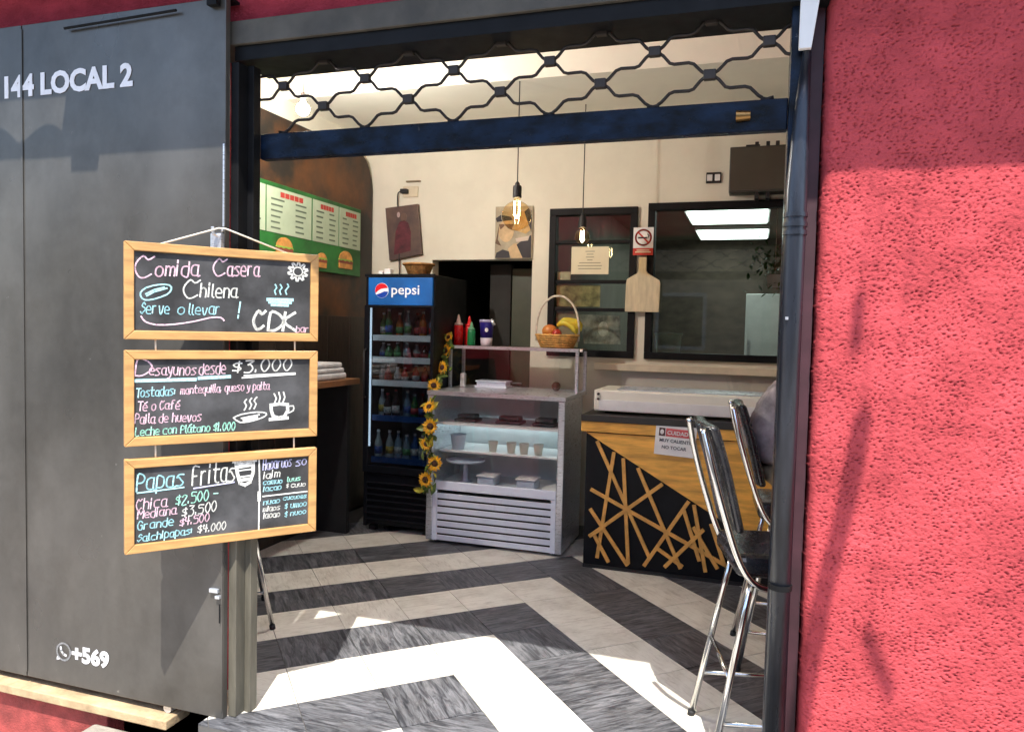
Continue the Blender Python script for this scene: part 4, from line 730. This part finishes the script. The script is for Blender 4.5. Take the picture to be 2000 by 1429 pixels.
for i, (a, b_) in enumerate(bat):
    (xa, za), (xb, zb) = px2(*a), px2(*b_); za = min(max(za,.02), dz(xa)-.005); zb = min(max(zb,.02), dz(xb)-.005); L_ = math.hypot(xb-xa, zb-za); ang = math.atan2(zb-za, xb-xa)
    MB().obox(((xa+xb)/2, CY+.004-.0006*i, (za+zb)/2), (L_, .012, .022), Matrix.Rotation(-ang,3,'Y')).build('batten', m_batten, ct, bev=.0015)
MB().box(CX0, CX1, CY+.002, CY+.0115, 0, .02).build('kick_strip', m_black, ct)
sgn = thing('warning_sign', 'small white warning sign with red band on the counter front', 'sign', (-.42, CY-.01, .725)); SR = R_(3)
SP = lambda u, v, d: (-.418 + u*math.cos(SR) + v*math.sin(SR), d, .820 - u*math.sin(SR) + v*math.cos(SR))
MB().prism([(-.118,-.09),(.118,-.09),(.118,.09),(-.118,.09)], SP, CY-.0165, CY-.0125).build('sign_board', m_white, sgn, bev=.001)
MB().prism([(-.058,.022),(.105,.022),(.105,.07),(-.058,.07)], SP, CY-.018, CY-.017).build('red_band', M('faded_red_print', (.62,.10,.11), .5), sgn); MB().prism([(-.098,.022),(-.062,.022),(-.062,.07),(-.098,.07)], SP, CY-.018, CY-.017).build('icon_box', M('icon_dark', (.08,.03,.03), .5), sgn); MB().prism(ell(-.08,.046,.011,.015,14), SP, CY-.0195, CY-.0185).build('icon_mark', m_white, sgn)
tm = lambda u, v: Matrix.Translation(SP(u, v, CY-.0175)) @ Matrix.Rotation(SR,4,'Y') @ Matrix.Rotation(math.pi/2,4,'X')
text('sign_text', 'CUIDADO', .032, m_white, sgn, tm(.024,.034) @ Matrix.Translation((0,0,.0015)), .0006, align='CENTER'); m_gink = M('sign_grey_ink', (.10,.10,.11), .5)
text('sign_text', 'MUY CALIENTE', .027, m_gink, sgn, tm(0,-.012), .0006, align='CENTER'); text('sign_text', 'NO TOCAR', .027, m_gink, sgn, tm(-.005,-.052), .0006, align='CENTER')
# white serving case on the counter
sv = thing('serving_case', 'long white food warmer on the bar counter top', 'food warmer', (.1,2.45,.946)); MB().box(-.935, 1.0, 2.25, 2.68, .958, 1.09).build('body', M('cream_enamel', (.76,.73,.64), .35, var=.05), sv, bev=.012, seg=3); MB().box(-.90, 1.0, 2.24, 2.2495, .965, 1.03).build('front_strip', m_white, sv)
for z in (1.035, 1.065): MB().tube([(-.905,2.252,z),(-.905,2.235,z)], .008, 10).build('knob', m_black, sv, auto=True)
MB().box(-.80, 1.0, 2.45, 2.456, 1.0905, 1.20).build('guard_pane', m_glass, sv); MB().box(-.80,1.0,2.30,2.62,1.0905,1.097).build('lid_edge', m_steel, sv)
for x in (-.85, .9): MB().box(x-.02,x+.02,2.3,2.6,.9455,.9575).build('foot', m_black, sv)

# ================================================================== BAR STOOLS
def stool(loc, rz, label):
    t = thing('bar_stool', label, 'stool', loc, rz, 'chrome bar stools', local=True)
    st = MB(); pr = []
    MB().box(-.175,.185,-.18,.18,.655,.735).build('seat', m_vinyl, t, bev=.035, seg=4); 
    L_ = MB(); n = 10; V = []
    prof = [(-.165,.80),(-.185,.88),(-.215,1.0),(-.245,1.10),(-.262,1.15)]
    for y in (-.165,-.14,0,.14,.165):
        e = .018 if abs(y) > .15 else (.03 if abs(y) > .1 else .035); bow = -.02 * (1 - (y/.165)**2)
        for (x, z) in prof: V.append((x + bow + e, y, z))
        for (x, z) in reversed(prof): V.append((x + bow - e*.4, y, z))
    k_ = len(prof)*2; F_ = []
    for i in range(4):
        for j in range(k_): F_.append((i*k_+j, i*k_+(j+1)%k_, (i+1)*k_+(j+1)%k_, (i+1)*k_+j))
    F_.append(tuple(reversed(range(k_)))); F_.append(tuple(range(4*k_,5*k_)))
    MB().add(V, F_).build('backrest', m_vinyl, t, bev=.014, seg=3)
    for s in (-1, 1):
        MB().tube(smooth_path([(-.290,s*.15,1.14),(-.262,s*.178,1.02),(-.215,s*.180,.86),(-.165,s*.175,.72),(-.115,s*.17,.645),(-.05,s*.165,.622),(.05,s*.165,.628),(.12,s*.165,.648),(.19,s*.165,.652)]), .0115, 10).build('back_tube', m_chrome, t, True)
        for sx in (-1, 1):
            lg = MB().tube([(sx*.115,s*.15,.64),(sx*.14,s*.16,.52),(sx*.235,s*.20,.012)], .0115, 10).build('leg', m_chrome, t, True); MB().tube([(sx*.2335,s*.1995,.02),(sx*.237,s*.201,0)], .014, 10).build('foot_cap', m_black, lg, True)
        MB().tube([(-.205,s*.187,.175),(.205,s*.187,.175)], .008, 8).build('stretcher', m_chrome, t, True); MB().tube([(s*.178,-.176,.32),(s*.178,.176,.32)], .008, 8).build('stretcher', m_chrome, t, True)
    return t
stool((.10,.42,0), R_(13), 'nearest black and chrome bar stool beside the right gate post')
s2 = copy_tree(bpy.data.objects['bar_stool']); s2.location = (.205,1.22,0); s2.rotation_euler[2] = R_(4); s2['label'] = 'black and chrome bar stool with a person sitting on it'
s3 = copy_tree(bpy.data.objects['bar_stool']); s3.location = (-2.44,.66,0); s3.rotation_euler[2] = R_(42); s3['label'] = 'chrome bar stool hidden behind the chalkboards, one leg showing'

# ================================================================== PERSON on the second stool
ps = thing('person', 'person in faded lavender sweater and khaki trousers seated on the farther stool', 'person', (.20,1.22,0), R_(4), local=True)
def skin(name, verts, edges, mat, root=0, sub=2):
    me = bpy.data.meshes.new(name); me.from_pydata([v[:3] for v in verts], edges, []); o = bpy.data.objects.new(name, me); COL.objects.link(o); o.parent = ps; me.materials.append(mat)
    s = o.modifiers.new('skin', 'SKIN'); s.use_smooth_shade = True; u = o.modifiers.new('sub', 'SUBSURF'); u.levels = u.render_levels = sub
    sk = me.skin_vertices[0].data if me.skin_vertices else None
    if sk is None:
        bpy.context.view_layer.objects.active = o; bpy.context.view_layer.update(); sk = me.skin_vertices[0].data
    for i, v in enumerate(verts): sk[i].radius = (v[3], v[4] if len(v) > 4 else v[3])
    sk[root].use_root = True; return o
m_skin = M('skin_tone', (.50,.28,.19), .5, var=.08, scl=20); m_swe = M('lavender_knit', (.33,.285,.29), .95, var=.45, scl=9, bump=.9, bsc=26); m_kha = M('khaki_cloth', (.30,.24,.15), .85, var=.2, scl=18, bump=.2, bsc=160); m_hair = M('dark_hair', (.02,.014,.01), .6, var=.4, scl=60)
V = [(-.05,0,.80,.10),(-.03,0,.95,.10),(.02,0,1.12,.11),(.07,0,1.24,.07),(.10,0,1.32,.055),(.13,0,1.42,.085,.08),(.15,0,1.50,.092,.085),(.14,0,1.57,.07)]; E_ = [(i,i+1) for i in range(7)]
for s in (-1, 1):
    b0 = len(V); V += [(.06,s*.17,1.20,.05),(.13,s*.23,.99,.042),(.36,s*.17,.98,.033),(.41,s*.16,.985,.026)]; E_ += [(3,b0),(b0,b0+1),(b0+1,b0+2),(b0+2,b0+3)]
    pm = len(V); V += [(.455,s*.155,.985,.024,.03)]; E_ += [(b0+3,pm)]
    for f, (dy, ln_) in enumerate(((-.026,.075),(-.009,.085),(.009,.08),(.026,.062))):
        q = len(V); V += [(.48,s*.155+dy,.985,.010),(.48+ln_*.55,s*.155+dy*1.2,.982,.009),(.48+ln_,s*.155+dy*1.25,.968,.007)]; E_ += [(pm,q),(q,q+1),(q+1,q+2)]
    q = len(V); V += [(.45,s*.155-s*.035,.98,.011),(.478,s*.155-s*.055,.972,.009)]; E_ += [(pm,q),(q,q+1)]
    b1 = len(V); V += [(-.02,s*.09,.79,.08),(.36,s*.11,.77,.06),(.33,s*.12,.42,.045),(.36,s*.12,.27,.032),(.45,s*.12,.235,.028)]; E_ += [(0,b1),(b1,b1+1),(b1+1,b1+2),(b1+2,b1+3),(b1+3,b1+4)]
skin('body', V, E_, m_skin)
V = [(-.08,0,.86,.125,.17),(-.065,0,.98,.125,.17),(-.02,0,1.12,.12,.18),(.04,0,1.23,.09,.14),(.075,0,1.29,.07)]; E_ = [(i,i+1) for i in range(4)]
for s in (-1, 1):
    b0 = len(V); V += [(.05,s*.18,1.20,.072),(.12,s*.245,.99,.06),(.36,s*.178,.985,.045)]; E_ += [(3,b0),(b0,b0+1),(b0+1,b0+2)]
sw_ = skin('sweater', V, E_, m_swe, sub=3); tx_ = bpy.data.textures.new('cloth_folds', 'CLOUDS'); tx_.noise_scale = .07; tx_.noise_depth = 2; dm_ = sw_.modifiers.new('folds', 'DISPLACE'); dm_.texture = tx_; dm_.texture_coords = 'LOCAL'; dm_.strength = .035; dm_.mid_level = .5
V = [(-.06,0,.81,.13,.17),(-.065,0,.88,.12,.16)]; E_ = [(0,1)]
for s in (-1, 1):
    b1 = len(V); V += [(.05,s*.10,.80,.095),(.37,s*.115,.775,.078),(.34,s*.12,.45,.065),(.36,s*.12,.31,.06)]; E_ += [(0,b1),(b1,b1+1),(b1+1,b1+2),(b1+2,b1+3)]
skin('trousers', V, E_, m_kha)
MB().ball((.125,0,1.535), .10, 12, 1.0, .95, .95).build('hair', m_hair, ps, True)
for s in (-1, 1): MB().box(.31,.55,s*.12-.045,s*.12+.045,.195,.265).build('shoe', m_black, ps, bev=.03, seg=3)
for s in (-1,1): MB().ball((.232,s*.034,1.50), .012, 8).build('eye', m_white, ps, True)
MB().ball((.245,0,1.47), .017, 8, 1.1,.8,1.3).build('nose', m_skin, ps, True); MB().obox((.232,0,1.432),(.012,.045,.01)).build('mouth', M('lip', (.35,.12,.10), .5), ps)
for s in (-1,1): MB().ball((.14,s*.092,1.48), .026, 8, .6,.4,1).build('ear', m_skin, ps, True)
